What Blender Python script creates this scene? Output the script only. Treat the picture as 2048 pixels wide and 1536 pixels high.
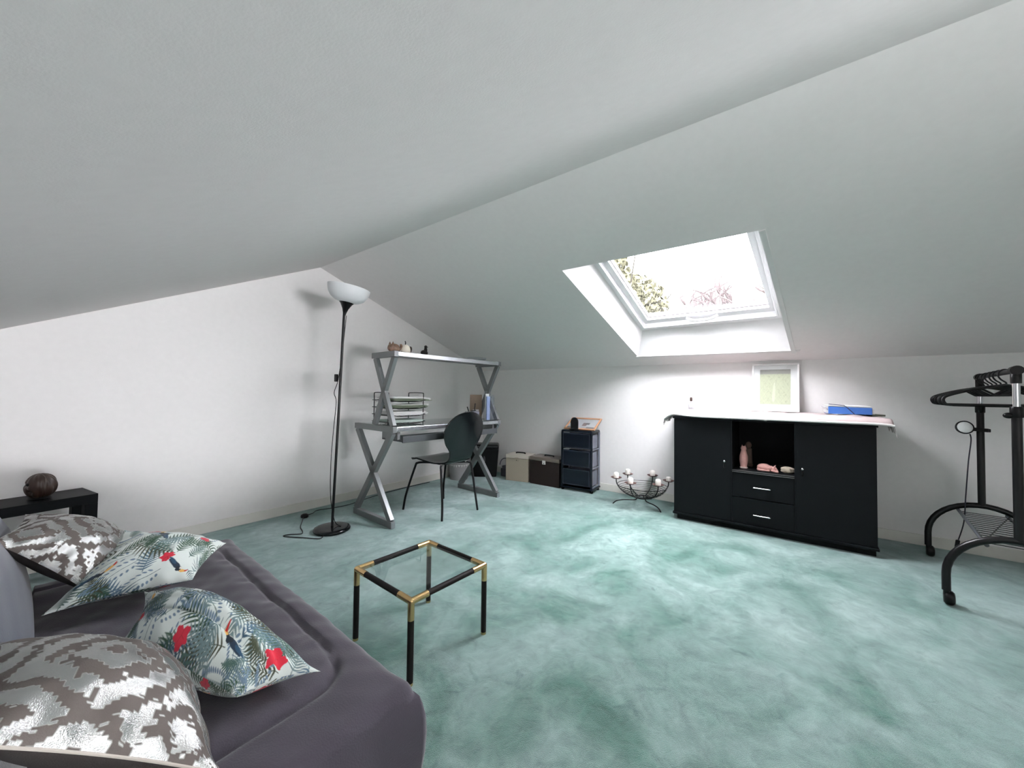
import bpy, bmesh, math, random
import numpy as np
from mathutils import Vector, Matrix
random.seed(7); rng = np.random.RandomState(7)
S = bpy.context.scene
COL = S.collection
PI = math.pi
for o in list(bpy.data.objects): bpy.data.objects.remove(o)

# ------------------------------------------------------------------ camera, sky, exposure
FPX, YAW, PITCH, ROLL = 752.96, 0.927044, 0.025080, 0.0122004
F = Vector((math.sin(YAW)*math.cos(PITCH), math.cos(YAW)*math.cos(PITCH), math.sin(PITCH)))
R0 = Vector((math.cos(YAW), -math.sin(YAW), 0)); U0 = R0.cross(F)
R_ = R0*math.cos(ROLL)+U0*math.sin(ROLL); U_ = U0*math.cos(ROLL)-R0*math.sin(ROLL)
cd = bpy.data.cameras.new('camera'); cam = bpy.data.objects.new('camera', cd); COL.objects.link(cam)
cd.sensor_width = 36.0; cd.lens = FPX*36.0/2048.0; cd.clip_start = 0.02; cd.clip_end = 200
M = Matrix((R_, U_, -F)).transposed().to_4x4(); M.translation = Vector((0, 0, 1.03))
cam.matrix_world = M
S.camera = cam
S.view_settings.view_transform = 'Standard'; S.view_settings.look = 'None'
S.view_settings.gamma = 1.0; S.view_settings.use_curve_mapping = False
S.view_settings.exposure = 0.0
SKY = 46.0
w = bpy.data.worlds.new('overcast_sky'); S.world = w; w.use_nodes = True
nt = w.node_tree; nt.nodes.clear()
tc = nt.nodes.new('ShaderNodeTexCoord'); sp = nt.nodes.new('ShaderNodeSeparateXYZ')
rp = nt.nodes.new('ShaderNodeValToRGB'); bg = nt.nodes.new('ShaderNodeBackground'); ou = nt.nodes.new('ShaderNodeOutputWorld')
nt.links.new(tc.outputs['Generated'], sp.inputs[0]); nt.links.new(sp.outputs['Z'], rp.inputs[0])
e = rp.color_ramp.elements
e[0].position = 0.0; e[1].position = 1.0
e[0].color = (.86, .845, .90, 1); e[1].color = (.96, .94, 1.0, 1)                     # even white overcast
nt.links.new(rp.outputs[0], bg.inputs[0]); bg.inputs[1].default_value = SKY; nt.links.new(bg.outputs[0], ou.inputs[0])

# veiled sun: very soft, high, from the skylight side
sd_ = bpy.data.lights.new('veiled_sun', 'SUN'); sd_.energy = 14.0; sd_.angle = math.radians(50); sd_.color = (.95, .94, 1.0)
so = bpy.data.objects.new('veiled_sun', sd_); COL.objects.link(so); so.location = (6, -3, 8)
so.rotation_euler = Vector((-.62, .70, -1.85)).to_track_quat('-Z', 'Y').to_euler()
# fill light added behind the camera, just inside the added window
ld = bpy.data.lights.new('gable_fill_light', 'AREA'); ld.shape = 'RECTANGLE'; ld.size = 2.0; ld.size_y = .62; ld.energy = 400.0; ld.color = (.98, .97, 1.0)
lo = bpy.data.objects.new('gable_fill_light', ld); COL.objects.link(lo)
lo.location = (.35, -6.12, .76); lo.rotation_euler = (math.radians(90+45), 0, math.radians(6))

# second added fill light, aimed up to brighten the ceiling
l2 = bpy.data.lights.new('ceiling_fill_light', 'AREA'); l2.shape = 'RECTANGLE'; l2.size = 1.1; l2.size_y = 1.2; l2.energy = 85.0; l2.color = (1.0, .97, .98)
l2o = bpy.data.objects.new('ceiling_fill_light', l2); COL.objects.link(l2o)
l2o.location = (.80, -2.75, .25); l2o.rotation_euler = (math.radians(180-30), 0, 0)

# ------------------------------------------------------------------ materials
def mat(name, col, rough=.5, metal=0.0, noise=0.0, nscale=30, bump=0.0, bscale=200, sheen=0.0, coat=0.0, trans=0.0, spec=.5, alpha=1.0):
    m = bpy.data.materials.new(name); m.use_nodes = True
    n = m.node_tree; P = n.nodes['Principled BSDF']
    c = tuple(col)+(1,)
    P.inputs['Base Color'].default_value = c; P.inputs['Roughness'].default_value = rough; P.inputs['Metallic'].default_value = metal
    P.inputs['Specular IOR Level'].default_value = spec
    if sheen: P.inputs['Sheen Weight'].default_value = sheen; P.inputs['Sheen Roughness'].default_value = .4
    if coat: P.inputs['Coat Weight'].default_value = coat; P.inputs['Coat Roughness'].default_value = .05
    if trans: P.inputs['Transmission Weight'].default_value = trans
    if alpha < 1: P.inputs['Alpha'].default_value = alpha
    t = n.nodes.new('ShaderNodeTexCoord')
    if noise or True:
        z = n.nodes.new('ShaderNodeTexNoise'); z.inputs['Scale'].default_value = nscale; z.inputs['Detail'].default_value = 4
        n.links.new(t.outputs['Object'], z.inputs['Vector'])
        x = n.nodes.new('ShaderNodeMixRGB'); x.inputs[1].default_value = tuple(v*(1-max(noise, .03)) for v in col)+(1,)
        x.inputs[2].default_value = tuple(min(1, v*(1+max(noise, .03))) for v in col)+(1,)
        n.links.new(z.outputs['Fac'], x.inputs[0]); n.links.new(x.outputs[0], P.inputs['Base Color'])
    if bump:
        z2 = n.nodes.new('ShaderNodeTexNoise'); z2.inputs['Scale'].default_value = bscale; z2.inputs['Detail'].default_value = 3
        n.links.new(t.outputs['Object'], z2.inputs['Vector'])
        b = n.nodes.new('ShaderNodeBump'); b.inputs['Strength'].default_value = bump; b.inputs['Distance'].default_value = .003
        n.links.new(z2.outputs['Fac'], b.inputs['Height']); n.links.new(b.outputs[0], P.inputs['Normal'])
    return m

def glassy(name, tint, gloss=.12, rough=.02):
    """thin sheet: clear transmission plus a Fresnel reflection"""
    m = bpy.data.materials.new(name); m.use_nodes = True; n = m.node_tree; n.nodes.clear()
    o = n.nodes.new('ShaderNodeOutputMaterial'); a = n.nodes.new('ShaderNodeBsdfTransparent'); g = n.nodes.new('ShaderNodeBsdfGlossy')
    x = n.nodes.new('ShaderNodeMixShader'); ge = n.nodes.new('ShaderNodeNewGeometry'); dp = n.nodes.new('ShaderNodeVectorMath'); dp.operation = 'DOT_PRODUCT'
    L = n.links.new; L(ge.outputs['Normal'], dp.inputs[0]); L(ge.outputs['Incoming'], dp.inputs[1])
    def mth(op, p, q):
        k = n.nodes.new('ShaderNodeMath'); k.operation = op
        for i, v in enumerate((p, q)):
            if v is None: continue
            if isinstance(v, (int, float)): k.inputs[i].default_value = v
            else: L(v, k.inputs[i])
        return k.outputs[0]
    sch = mth('POWER', mth('SUBTRACT', 1.0, mth('ABSOLUTE', dp.outputs['Value'], None)), 5.0)          # Schlick Fresnel, same on both faces
    fac = mth('ADD', mth('MULTIPLY', sch, 1-gloss*.5), gloss*.5)
    a.inputs[0].default_value = tuple(math.sqrt(c) for c in tint)+(1,); g.inputs['Roughness'].default_value = rough; g.inputs[0].default_value = (1, 1, 1, 1)
    L(fac, x.inputs[0]); L(a.outputs[0], x.inputs[1]); L(g.outputs[0], x.inputs[2]); L(x.outputs[0], o.inputs[0])
    return m

def attr_mat(name, rough=.8, sheen=.2, bump=.3):
    m = mat(name, (.5, .5, .5), rough, bump=bump, bscale=700, sheen=sheen); n = m.node_tree
    a = n.nodes.new('ShaderNodeAttribute'); a.attribute_name = 'print'
    n.links.new(a.outputs['Color'], n.nodes['Principled BSDF'].inputs['Base Color'])
    return m

def carpet_mat():
    m = bpy.data.materials.new('green_carpet'); m.use_nodes = True; n = m.node_tree; P = n.nodes['Principled BSDF']; L = n.links.new
    t = n.nodes.new('ShaderNodeTexCoord')
    def nz(s, d, w=0.0, ro=.55):
        z = n.nodes.new('ShaderNodeTexNoise'); z.inputs['Scale'].default_value = s; z.inputs['Detail'].default_value = d
        z.inputs['Distortion'].default_value = w; z.inputs['Roughness'].default_value = ro; L(t.outputs['Object'], z.inputs['Vector']); return z
    a = nz(2.6, 6, .8, .62); b = nz(13, 6, .5, .7); f = nz(420, 2)
    r1 = n.nodes.new('ShaderNodeValToRGB'); r1.color_ramp.elements[0].position = .34; r1.color_ramp.elements[1].position = .66
    r1.color_ramp.elements[0].color = (.060, .175, .132, 1); r1.color_ramp.elements[1].color = (.31, .435, .40, 1)
    L(a.outputs['Fac'], r1.inputs[0])
    r2 = n.nodes.new('ShaderNodeValToRGB'); r2.color_ramp.elements[0].position = .30; r2.color_ramp.elements[1].position = .62
    r2.color_ramp.elements[0].color = (.42, .47, .47, 1); r2.color_ramp.elements[1].color = (1.06, 1.06, 1.06, 1)
    L(b.outputs['Fac'], r2.inputs[0])
    x = n.nodes.new('ShaderNodeMixRGB'); x.blend_type = 'MULTIPLY'; x.inputs[0].default_value = .8
    L(r1.outputs[0], x.inputs[1]); L(r2.outputs[0], x.inputs[2])
    g_ = nz(7.0, 3, 1.2); r4 = n.nodes.new('ShaderNodeValToRGB'); r4.color_ramp.elements[0].position = .64; r4.color_ramp.elements[1].position = .72
    r4.color_ramp.elements[0].color = (1, 1, 1, 1); r4.color_ramp.elements[1].color = (.62, .70, .70, 1); L(g_.outputs['Fac'], r4.inputs[0])
    x4 = n.nodes.new('ShaderNodeMixRGB'); x4.blend_type = 'MULTIPLY'; x4.inputs[0].default_value = 1.0; L(x.outputs[0], x4.inputs[1]); L(r4.outputs[0], x4.inputs[2]); x = x4
    r3 = n.nodes.new('ShaderNodeValToRGB'); r3.color_ramp.elements[0].position = .3; r3.color_ramp.elements[1].position = .7
    r3.color_ramp.elements[0].color = (.72, .72, .72, 1); r3.color_ramp.elements[1].color = (1.2, 1.2, 1.2, 1); L(f.outputs['Fac'], r3.inputs[0])
    y = n.nodes.new('ShaderNodeMixRGB'); y.blend_type = 'MULTIPLY'; y.inputs[0].default_value = .8
    L(x.outputs[0], y.inputs[1]); L(r3.outputs[0], y.inputs[2]); L(y.outputs[0], P.inputs['Base Color'])
    P.inputs['Roughness'].default_value = .95; P.inputs['Specular IOR Level'].default_value = .15
    P.inputs['Sheen Weight'].default_value = .7; P.inputs['Sheen Roughness'].default_value = .45; P.inputs['Sheen Tint'].default_value = (.86, .95, 1, 1)
    ad = n.nodes.new('ShaderNodeMath'); ad.operation = 'MULTIPLY_ADD'; L(b.outputs['Fac'], ad.inputs[0]); ad.inputs[1].default_value = 1.5; L(f.outputs['Fac'], ad.inputs[2])
    bp = n.nodes.new('ShaderNodeBump'); bp.inputs['Strength'].default_value = .7; bp.inputs['Distance'].default_value = .006
    L(ad.outputs[0], bp.inputs['Height']); L(bp.outputs[0], P.inputs['Normal'])
    return m

WHITE = mat('white_wall_paint', (.87, .85, .84), .8, bump=.15, bscale=180, spec=.1)
CEIL = mat('white_ceiling_paint', (.92, .885, .88), .85, bump=.12, bscale=220, spec=.1)
BASEB = mat('ivory_baseboard_paint', (.76, .745, .69), .5)
TRIM = mat('white_lacquered_lining', (.86, .85, .845), .35)
PVC = mat('white_window_lacquer', (.93, .93, .94), .3)
CARPET = carpet_mat()
PANE = glassy('window_glass', (.97, .98, .98), .12)
TABLEGLASS = glassy('clear_table_glass', (.86, .93, .92), .14)
DESKGLASS = glassy('smoked_desk_glass', (.60, .66, .67), .16, .03)
GREYMETAL = mat('grey_silver_metal', (.20, .21, .215), .36, .35)
SILVEREDGE = mat('silver_front_edge', (.55, .57, .60), .25, .8)
DARKTRAY = mat('dark_grey_tray', (.055, .06, .066), .45)
BLACK = mat('black_plastic', (.006, .006, .0065), .35, spec=.2)
BLACKMET = mat('black_painted_metal', (.005, .005, .0055), .32, spec=.3)
BLACKWOOD = mat('black_laminate', (.0050, .0062, .0072), .5, spec=.12, bump=.1, bscale=90)
BLACKGLOSS = mat('glossy_black_lacquer', (.004, .005, .006), .10, spec=.35)
BLACKMATT = mat('matt_black_leatherette', (.008, .0065, .006), .6, bump=.3, bscale=400, spec=.2)
BRASS = mat('polished_brass', (.72, .50, .24), .24, .95)
CHROME = mat('chrome', (.80, .80, .82), .14, 1.0)
FROST = mat('frosted_white_shade', (.90, .91, .93), .55, spec=.3)
BEIGE = mat('beige_painted_steel', (.42, .37, .29), .5)
BROWN = mat('dark_brown_steel', (.016, .007, .006), .45, noise=.2, nscale=200)
NAVY = mat('dark_navy_plastic', (.005, .008, .014), .2, noise=.25, nscale=18, spec=.25)
SMOKE = mat('smoky_translucent_plastic', (.24, .25, .30), .3, noise=.25, nscale=14, alpha=.82)
CLEARGREY = mat('milky_grey_plastic', (.42, .42, .42), .4, alpha=.7)
PAPER = mat('white_paper', (.78, .78, .77), .8)
GREENPAPER = mat('green_grey_cover', (.12, .15, .10), .5)
PALEGREEN = mat('pale_green_paper', (.50, .60, .55), .7)
WOODFRAME = mat('light_orange_wood', (.62, .34, .19), .45, noise=.2, nscale=60)
CANDLE = mat('ivory_wax', (.86, .83, .77), .5)
RUST = mat('rusty_brown_metal', (.11, .045, .038), .5, .4)
PINKCLOTH = mat('pale_pink_cloth', (.50, .405, .395), .9, bump=.6, bscale=45, sheen=.2)
FRINGE = mat('grey_white_fringe', (.52, .48, .46), .9)
BLUE = mat('bright_blue_card', (.045, .16, .52), .5)
NAVYELASTIC = mat('navy_elastic', (.01, .015, .05), .7)
PINKWOOD = mat('pinkish_painted_wood', (.62, .34, .30), .5, noise=.18, nscale=50)
CREAMSHELL = mat('cream_shell', (.66, .56, .44), .5, noise=.3, nscale=60)
DARKWOOD = mat('dark_brown_wood', (.034, .017, .011), .42, noise=.5, nscale=35)
OLIVEWOOD = mat('dim_brown_wood', (.10, .062, .045), .6, noise=.3, nscale=60)
TABBY = mat('striped_brown_stone', (.20, .12, .08), .4, noise=.75, nscale=55)
CREAM = mat('cream_ceramic', (.78, .73, .62), .4)
NOTEPAD = mat('brown_notepad', (.25, .19, .14), .8, noise=.35, nscale=160)
ACRYL = glassy('clear_acrylic', (.90, .92, .95), .12)
BLUEPAPER = mat('pale_blue_paper', (.40, .50, .78), .7)
SOFA = mat('grey_purple_suede', (.058, .050, .068), .9, noise=.12, nscale=6, bump=.3, bscale=320, sheen=.35)
SOFABACK = mat('slate_blue_suede', (.092, .105, .145), .9, noise=.1, nscale=6, bump=.3, bscale=320, sheen=.5)
TAUPE = mat('taupe_cotton_back', (.035, .029, .027), .85, bump=.4, bscale=500)
PIPING = mat('pale_piping_thread', (.48, .44, .39), .8)
TROPIC = attr_mat('tropical_print_cotton')
PICTURE = attr_mat('pale_green_etching', .6, 0, 0)
PHOTO = attr_mat('framed_photo_print', .5, 0, 0)
LENS = mat('frosted_lamp_lens', (.90, .92, .90), .25, noise=.12, nscale=60)
LEAF = mat('yellow_green_foliage', (.058, .057, .038), .9, noise=.3, nscale=3, spec=0.0)
BARK = mat('grey_brown_bark', (.019, .018, .015), .9, spec=0.0, noise=.3)
TWIG = mat('reddish_twigs', (.040, .033, .033), .9, spec=0.0)
GRASS = mat('lawn', (.10, .13, .06), .9, noise=.2, nscale=2)
def silver_mat():
    m = mat('silver_foil_ikat', (.11, .092, .083), .8, bump=.35, bscale=600); n = m.node_tree; P = n.nodes['Principled BSDF']; L = n.links.new
    a = n.nodes.new('ShaderNodeAttribute'); a.attribute_name = 'print'
    src = P.inputs['Base Color'].links[0].from_socket
    x = n.nodes.new('ShaderNodeMixRGB'); L(a.outputs['Fac'], x.inputs[0]); L(src, x.inputs[1]); x.inputs[2].default_value = (.50, .51, .50, 1)
    L(x.outputs[0], P.inputs['Base Color'])
    mr = n.nodes.new('ShaderNodeMapRange'); mr.inputs['To Min'].default_value = .62; mr.inputs['To Max'].default_value = .27; L(a.outputs['Fac'], mr.inputs[0]); L(mr.outputs[0], P.inputs['Roughness'])
    mm = n.nodes.new('ShaderNodeMath'); mm.operation = 'MULTIPLY_ADD'; mm.inputs[1].default_value = .78; mm.inputs[2].default_value = .14; L(a.outputs['Fac'], mm.inputs[0]); L(mm.outputs[0], P.inputs['Metallic'])
    return m
SILVER = silver_mat()

# ------------------------------------------------------------------ object helpers
def tag(o, label=None, cat=None, group=None, kind=None):
    if label: o['label'] = label
    if cat: o['category'] = cat
    if group: o['group'] = group
    if kind: o['kind'] = kind
    return o
def thing(name, label, cat, loc=(0, 0, 0), rz=0, group=None):
    o = bpy.data.objects.new(name, None); COL.objects.link(o); o.empty_display_size = .05
    o.location = loc; o.rotation_euler = (0, 0, rz); return tag(o, label, cat, group)
class MB:
    def __init__(s): s.v = []; s.f = []
    def add(s, V, Fc):
        n = len(s.v); s.v += [tuple(p) for p in V]; s.f += [tuple(i+n for i in q) for q in Fc]; return s
    def box(s, a, b, M=None):
        (x0, y0, z0), (x1, y1, z1) = a, b
        V = [Vector(p) for p in ((x0, y0, z0), (x1, y0, z0), (x1, y1, z0), (x0, y1, z0), (x0, y0, z1), (x1, y0, z1), (x1, y1, z1), (x0, y1, z1))]
        if M: V = [M @ p for p in V]
        return s.add(V, [(0, 3, 2, 1), (4, 5, 6, 7), (0, 1, 5, 4), (1, 2, 6, 5), (2, 3, 7, 6), (3, 0, 4, 7)])
    def hexa(s, P): return s.add(P, [(0, 3, 2, 1), (4, 5, 6, 7), (0, 1, 5, 4), (1, 2, 6, 5), (2, 3, 7, 6), (3, 0, 4, 7)])
    def bar(s, p, q, w, h, up=(0, 0, 1)):
        p, q = Vector(p), Vector(q); d = (q-p).normalized(); u = Vector(up); a = d.cross(u)
        if a.length < 1e-4: a = d.cross(Vector((0, 1, 0)))
        a.normalize(); b = a.cross(d)
        V = [c+a*sx*w/2+b*sy*h/2 for c in (p, q) for sx, sy in ((-1, -1), (1, -1), (1, 1), (-1, 1))]
        return s.hexa(V)
    def tube(s, pts, r, n=8, closed=False, cap=True):
        P = [Vector(p) for p in pts]; k = len(P); rr = r if hasattr(r, '__len__') else [r]*k; base = len(s.v)
        up = None
        for i in range(k):
            t = (P[(i+1) % k]-P[i-1]) if closed else (P[min(i+1, k-1)]-P[max(i-1, 0)])
            t.normalize()
            if up is None:
                up = t.orthogonal().normalized()
            up = (up-t*up.dot(t))
            if up.length < 1e-6: up = t.orthogonal()
            up.normalize(); b = t.cross(up)
            for j in range(n):
                a = 2*PI*j/n; s.v.append(tuple(P[i]+(up*math.cos(a)+b*math.sin(a))*rr[i]))
        for i in range(k if closed else k-1):
            for j in range(n):
                a, b2 = base+i*n+j, base+i*n+(j+1) % n; c, d = base+((i+1) % k)*n+(j+1) % n, base+((i+1) % k)*n+j
                s.f.append((a, b2, c, d))
        if cap and not closed:
            s.f.append(tuple(base+j for j in range(n))[::-1]); s.f.append(tuple(base+(k-1)*n+j for j in range(n)))
        return s
    def lathe(s, prof, n=24, c=(0, 0, 0), M=None):
        base = len(s.v); c = Vector(c)
        for r, z in prof:
            for j in range(n):
                a = 2*PI*j/n; p = Vector((r*math.cos(a), r*math.sin(a), z))
                if M: p = M @ p
                s.v.append(tuple(p+c))
        for i in range(len(prof)-1):
            for j in range(n):
                s.f.append((base+i*n+j, base+i*n+(j+1) % n, base+(i+1)*n+(j+1) % n, base+(i+1)*n+j))
        if prof[0][0] > 1e-5: s.f.append(tuple(base+j for j in range(n))[::-1])
        if prof[-1][0] > 1e-5: s.f.append(tuple(base+(len(prof)-1)*n+j for j in range(n)))
        return s
    def ball(s, c, r, M=None, n=14):
        r = r if hasattr(r, '__len__') else (r, r, r); base = len(s.v); m = n//2+2
        for i in range(m):
            th = PI*i/(m-1)
            for j in range(n):
                a = 2*PI*j/n; p = Vector((r[0]*math.sin(th)*math.cos(a), r[1]*math.sin(th)*math.sin(a), -r[2]*math.cos(th)))
                if M: p = M @ p
                s.v.append(tuple(p+Vector(c)))
        for i in range(m-1):
            for j in range(n): s.f.append((base+i*n+j, base+i*n+(j+1) % n, base+(i+1)*n+(j+1) % n, base+(i+1)*n+j))
        return s
    def prism(s, poly, n):
        """polygon points (3d) extruded by vector n"""
        k = len(poly); n = Vector(n); P = [Vector(p) for p in poly]
        return s.add(P+[p+n for p in P], [tuple(range(k))[::-1], tuple(range(k, 2*k))]+[(i, (i+1) % k, k+(i+1) % k, k+i) for i in range(k)])
    def build(s, name, m, parent=None, smooth=False, bevel=0, seg=2, loc=None):
        me = bpy.data.meshes.new(name); me.from_pydata(s.v, [], s.f); me.materials.append(m)
        bm = bmesh.new(); bm.from_mesh(me); bmesh.ops.remove_doubles(bm, verts=bm.verts, dist=1e-6); bmesh.ops.recalc_face_normals(bm, faces=bm.faces); bm.to_mesh(me); bm.free()
        if smooth:
            me.polygons.foreach_set('use_smooth', [True]*len(me.polygons))
            try: me.set_sharp_from_angle(angle=math.radians(50))
            except Exception: pass
        o = bpy.data.objects.new(name, me); COL.objects.link(o)
        if parent: o.parent = parent
        if loc: o.location = loc
        if bevel:
            b = o.modifiers.new('bevel', 'BEVEL'); b.width = bevel; b.segments = seg; b.limit_method = 'ANGLE'; b.angle_limit = math.radians(40)
        return o
def grid_obj(name, P, m, parent=None, solid=0, attr=None, off=-1, sub=0):
    """P: array (a,b,3) of points -> sheet, optional thickness and colour attribute"""
    a, b = P.shape[:2]; V = P.reshape(-1, 3); I = np.arange(a*b).reshape(a, b)
    Q = np.stack([I[:-1, :-1], I[1:, :-1], I[1:, 1:], I[:-1, 1:]], -1).reshape(-1, 4)
    me = bpy.data.meshes.new(name); me.from_pydata(V.tolist(), [], Q.tolist()); me.materials.append(m)
    me.polygons.foreach_set('use_smooth', [True]*len(me.polygons))
    if attr is not None:
        at = me.color_attributes.new('print', 'FLOAT_COLOR', 'POINT')
        c = np.ones((a*b, 4), np.float32); A = attr.reshape(a*b, -1); c[:, :3] = A if A.shape[1] == 3 else np.repeat(A, 3, 1)
        at.data.foreach_set('color', c.ravel())
    o = bpy.data.objects.new(name, me); COL.objects.link(o)
    if parent: o.parent = parent
    if sub: q = o.modifiers.new('sub', 'SUBSURF'); q.levels = q.render_levels = sub
    if solid: q = o.modifiers.new('solid', 'SOLIDIFY'); q.thickness = solid; q.offset = off
    return o
def skin(name, pts, edges, rad, m, parent=None, sub=2):
    me = bpy.data.meshes.new(name); me.from_pydata(pts, edges, []); me.materials.append(m)
    o = bpy.data.objects.new(name, me); COL.objects.link(o)
    if parent: o.parent = parent
    o.modifiers.new('skin', 'SKIN').use_smooth_shade = True
    for i, r in enumerate(rad):
        me.skin_vertices[0].data[i].radius = (r, r) if not hasattr(r, '__len__') else r
    me.skin_vertices[0].data[0].use_root = True
    q = o.modifiers.new('sub', 'SUBSURF'); q.levels = q.render_levels = sub
    return o
def copy_tree(o, parent=None):
    c = o.copy(); COL.objects.link(c)
    if parent: c.parent = parent
    for ch in list(o.children): copy_tree(ch, c)
    return c
def struct(o): o['kind'] = 'structure'; return o
def arc(c, r, a0, a1, n, ax=(1, 0, 0), ay=(0, 0, 1)):
    c, ax, ay = Vector(c), Vector(ax), Vector(ay)
    return [c+ax*r*math.cos(a0+(a1-a0)*i/n)+ay*r*math.sin(a0+(a1-a0)*i/n) for i in range(n+1)]
def smoothpts(P, k=6):
    P = [Vector(p) for p in P]; out = []
    for i in range(len(P)-1):
        p0, p1, p2, p3 = P[max(i-1, 0)], P[i], P[i+1], P[min(i+2, len(P)-1)]
        for j in range(k):
            t = j/k; out.append(.5*((2*p1)+(p2-p0)*t+(2*p0-5*p1+4*p2-p3)*t*t+(3*p1-p0-3*p2+p3)*t**3))
    out.append(P[-1]); return out

# ------------------------------------------------------------------ the room
G, K, RX, ZR, ZK, LX, NY = 3.395, 3.8726, 1.6408, 2.138, 1.3315, -1.05, -6.2
MS = (ZR-ZK)/(K-RX); ML = 0.47494
nn = math.hypot(MS, 1); NX, NZ = MS/nn, 1/nn
def SL(x, y, t=0): return Vector((x+NX*t, y, ZK+MS*(K-x)+NZ*t))
def zl(x): return ZR-ML*(RX-x)
struct(MB().box((LX-.2, NY-.2, -.12), (K+.2, G+.2, 0)).build('floor', CARPET))
gable = [(LX, G, -.02), (K, G, -.02), (K, G, ZK), (RX, G, ZR), (LX, G, zl(LX))]
struct(MB().prism(gable, (0, .2, 0)).build('wall_back', WHITE))
# unseen wall behind the camera, with an opening added to let in fill light
WX0, WX1, WZ0, WZ1 = -.45, 1.65, .42, 1.10
fw_ = MB()
fw_.prism([(LX, NY, -.02), (WX0, NY, -.02), (WX0, NY, zl(WX0)), (LX, NY, zl(LX))], (0, -.2, 0))
fw_.prism([(WX1, NY, -.02), (K, NY, -.02), (K, NY, ZK), (WX1, NY, ZK+MS*(K-WX1))], (0, -.2, 0))
fw_.prism([(WX0, NY, -.02), (WX1, NY, -.02), (WX1, NY, WZ0), (WX0, NY, WZ0)], (0, -.2, 0))
fw_.prism([(WX0, NY, WZ1), (WX1, NY, WZ1), (WX1, NY, ZK+MS*(K-WX1)), (RX, NY, ZR), (WX0, NY, zl(WX0))], (0, -.2, 0))
struct(fw_.build('wall_front', WHITE))
struct(MB().box((K, NY-.2, -.02), (K+.2, G+.2, ZK)).build('wall_right', WHITE))
struct(MB().box((LX-.2, NY-.2, -.02), (LX, G+.2, zl(LX))).build('wall_left', WHITE))
# unseen baffle added to keep fill light off the right side
struct(MB().prism([(1.2, -1.75, -.02), (K, -1.75, -.02), (K, -1.75, ZK+.03), (RX, -1.75, ZR+.03), (1.2, -1.75, zl(1.2)+.03)], (0, -.1, 0)).build('added_light_baffle', WHITE))
struct(MB().box((LX, -1.85, -.02), (1.2, -1.75, .55)).build('added_low_baffle', WHITE))                  # low unseen baffle added to shade the sofa end and floor
# ceiling: two sloping slabs, the right one pierced by the skylight
cl = MB(); T = .30; y0, y1 = NY-.25, G+.25
inn = [SL(2.305, 1.302), SL(3.679, 1.223), SL(3.706, -.008), SL(2.318, .119)]      # mouth of the reveal
TR = .20
outp = [SL(2.42, 1.185, TR), SL(3.515, 1.150, TR), SL(3.515, .072, TR), SL(2.42, .150, TR)]
def push(p): return p+Vector((NX, 0, NZ))*(T-TR)
top_ = [push(p) for p in outp]
XR = K+.35
ci = [SL(RX, y1), SL(XR, y1), SL(XR, y0), SL(RX, y0)]; co = [SL(RX, y1, T), SL(XR, y1, T), SL(XR, y0, T), SL(RX, y0, T)]
def ring(A, B): return [(A[i], A[(i+1) % 4], B[(i+1) % 4], B[i]) for i in range(4)]
for q in ring(ci, inn)+ring(co, top_): cl.add(q, [(0, 1, 2, 3)])
for q in ring(ci, co): cl.add(q, [(0, 1, 2, 3)])
pl = [(RX, y0, ZR), (LX-.3, y0, zl(LX-.3)), (LX-.3, y0, zl(LX-.3)+T+.1), (RX, y0, ZR+T+.1)]
cl.prism(pl, (0, y1-y0, 0))
struct(cl.build('ceiling', CEIL))
rv = MB()
for q in ring(inn, outp)+ring(outp, top_): rv.add(q, [(0, 1, 2, 3)])
struct(rv.build('trim_1', TRIM))                                                      # the white lining of the skylight shaft
def strip(name, a, b, wd, th=.006):
    a, b = Vector(a), Vector(b); d = (b-a).normalized(); n_ = Vector((NX, 0, NZ)); s_ = d.cross(n_).normalized()
    return MB().hexa([a, b, b+s_*wd, a+s_*wd]+[p-n_*th for p in (a, b, b+s_*wd, a+s_*wd)]).build(name, TRIM)
struct(strip('trim_2', inn[1]+Vector((.008, .01, -.003)), inn[2]+Vector((.008, -.03, -.003)), .03))
struct(strip('trim_3', inn[2]+Vector((0.03, -.004, -.011)), inn[3]+Vector((0, -.004, 0)), .028))
# baseboards
struct(MB().box((LX, G-.012, 0), (K-.012, G, .075)).build('baseboard_back', BASEB, bevel=.003))
struct(MB().box((K-.012, NY, 0), (K, G-.012, .075)).build('baseboard_right', BASEB, bevel=.003))
# window added out of view as an opening for fill light
w2 = thing('added_fill_window', 'wide white casement window added out of view behind the camera for fill light', 'window', (WX0, NY-.1, WZ0)); w2['kind'] = 'structure'
ww, wh = WX1-WX0, WZ1-WZ0; b = MB()
for a, c in (((0, -.03, 0), (ww, .03, .05)), ((0, -.03, wh-.05), (ww, .03, wh)), ((0, -.03, .05), (.05, .03, wh-.05)), ((ww-.05, -.03, .05), (ww, .03, wh-.05)), ((ww/2-.04, -.03, .05), (ww/2+.04, .03, wh-.05))): b.box(a, c)
b.build('frame', PVC, w2, bevel=.003)
for a, c in ((.05, ww/2-.04), (ww/2+.04, ww-.05)): MB().box((a, -.004, .05), (c, .004, wh-.05)).build('pane', PANE, w2)
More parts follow.
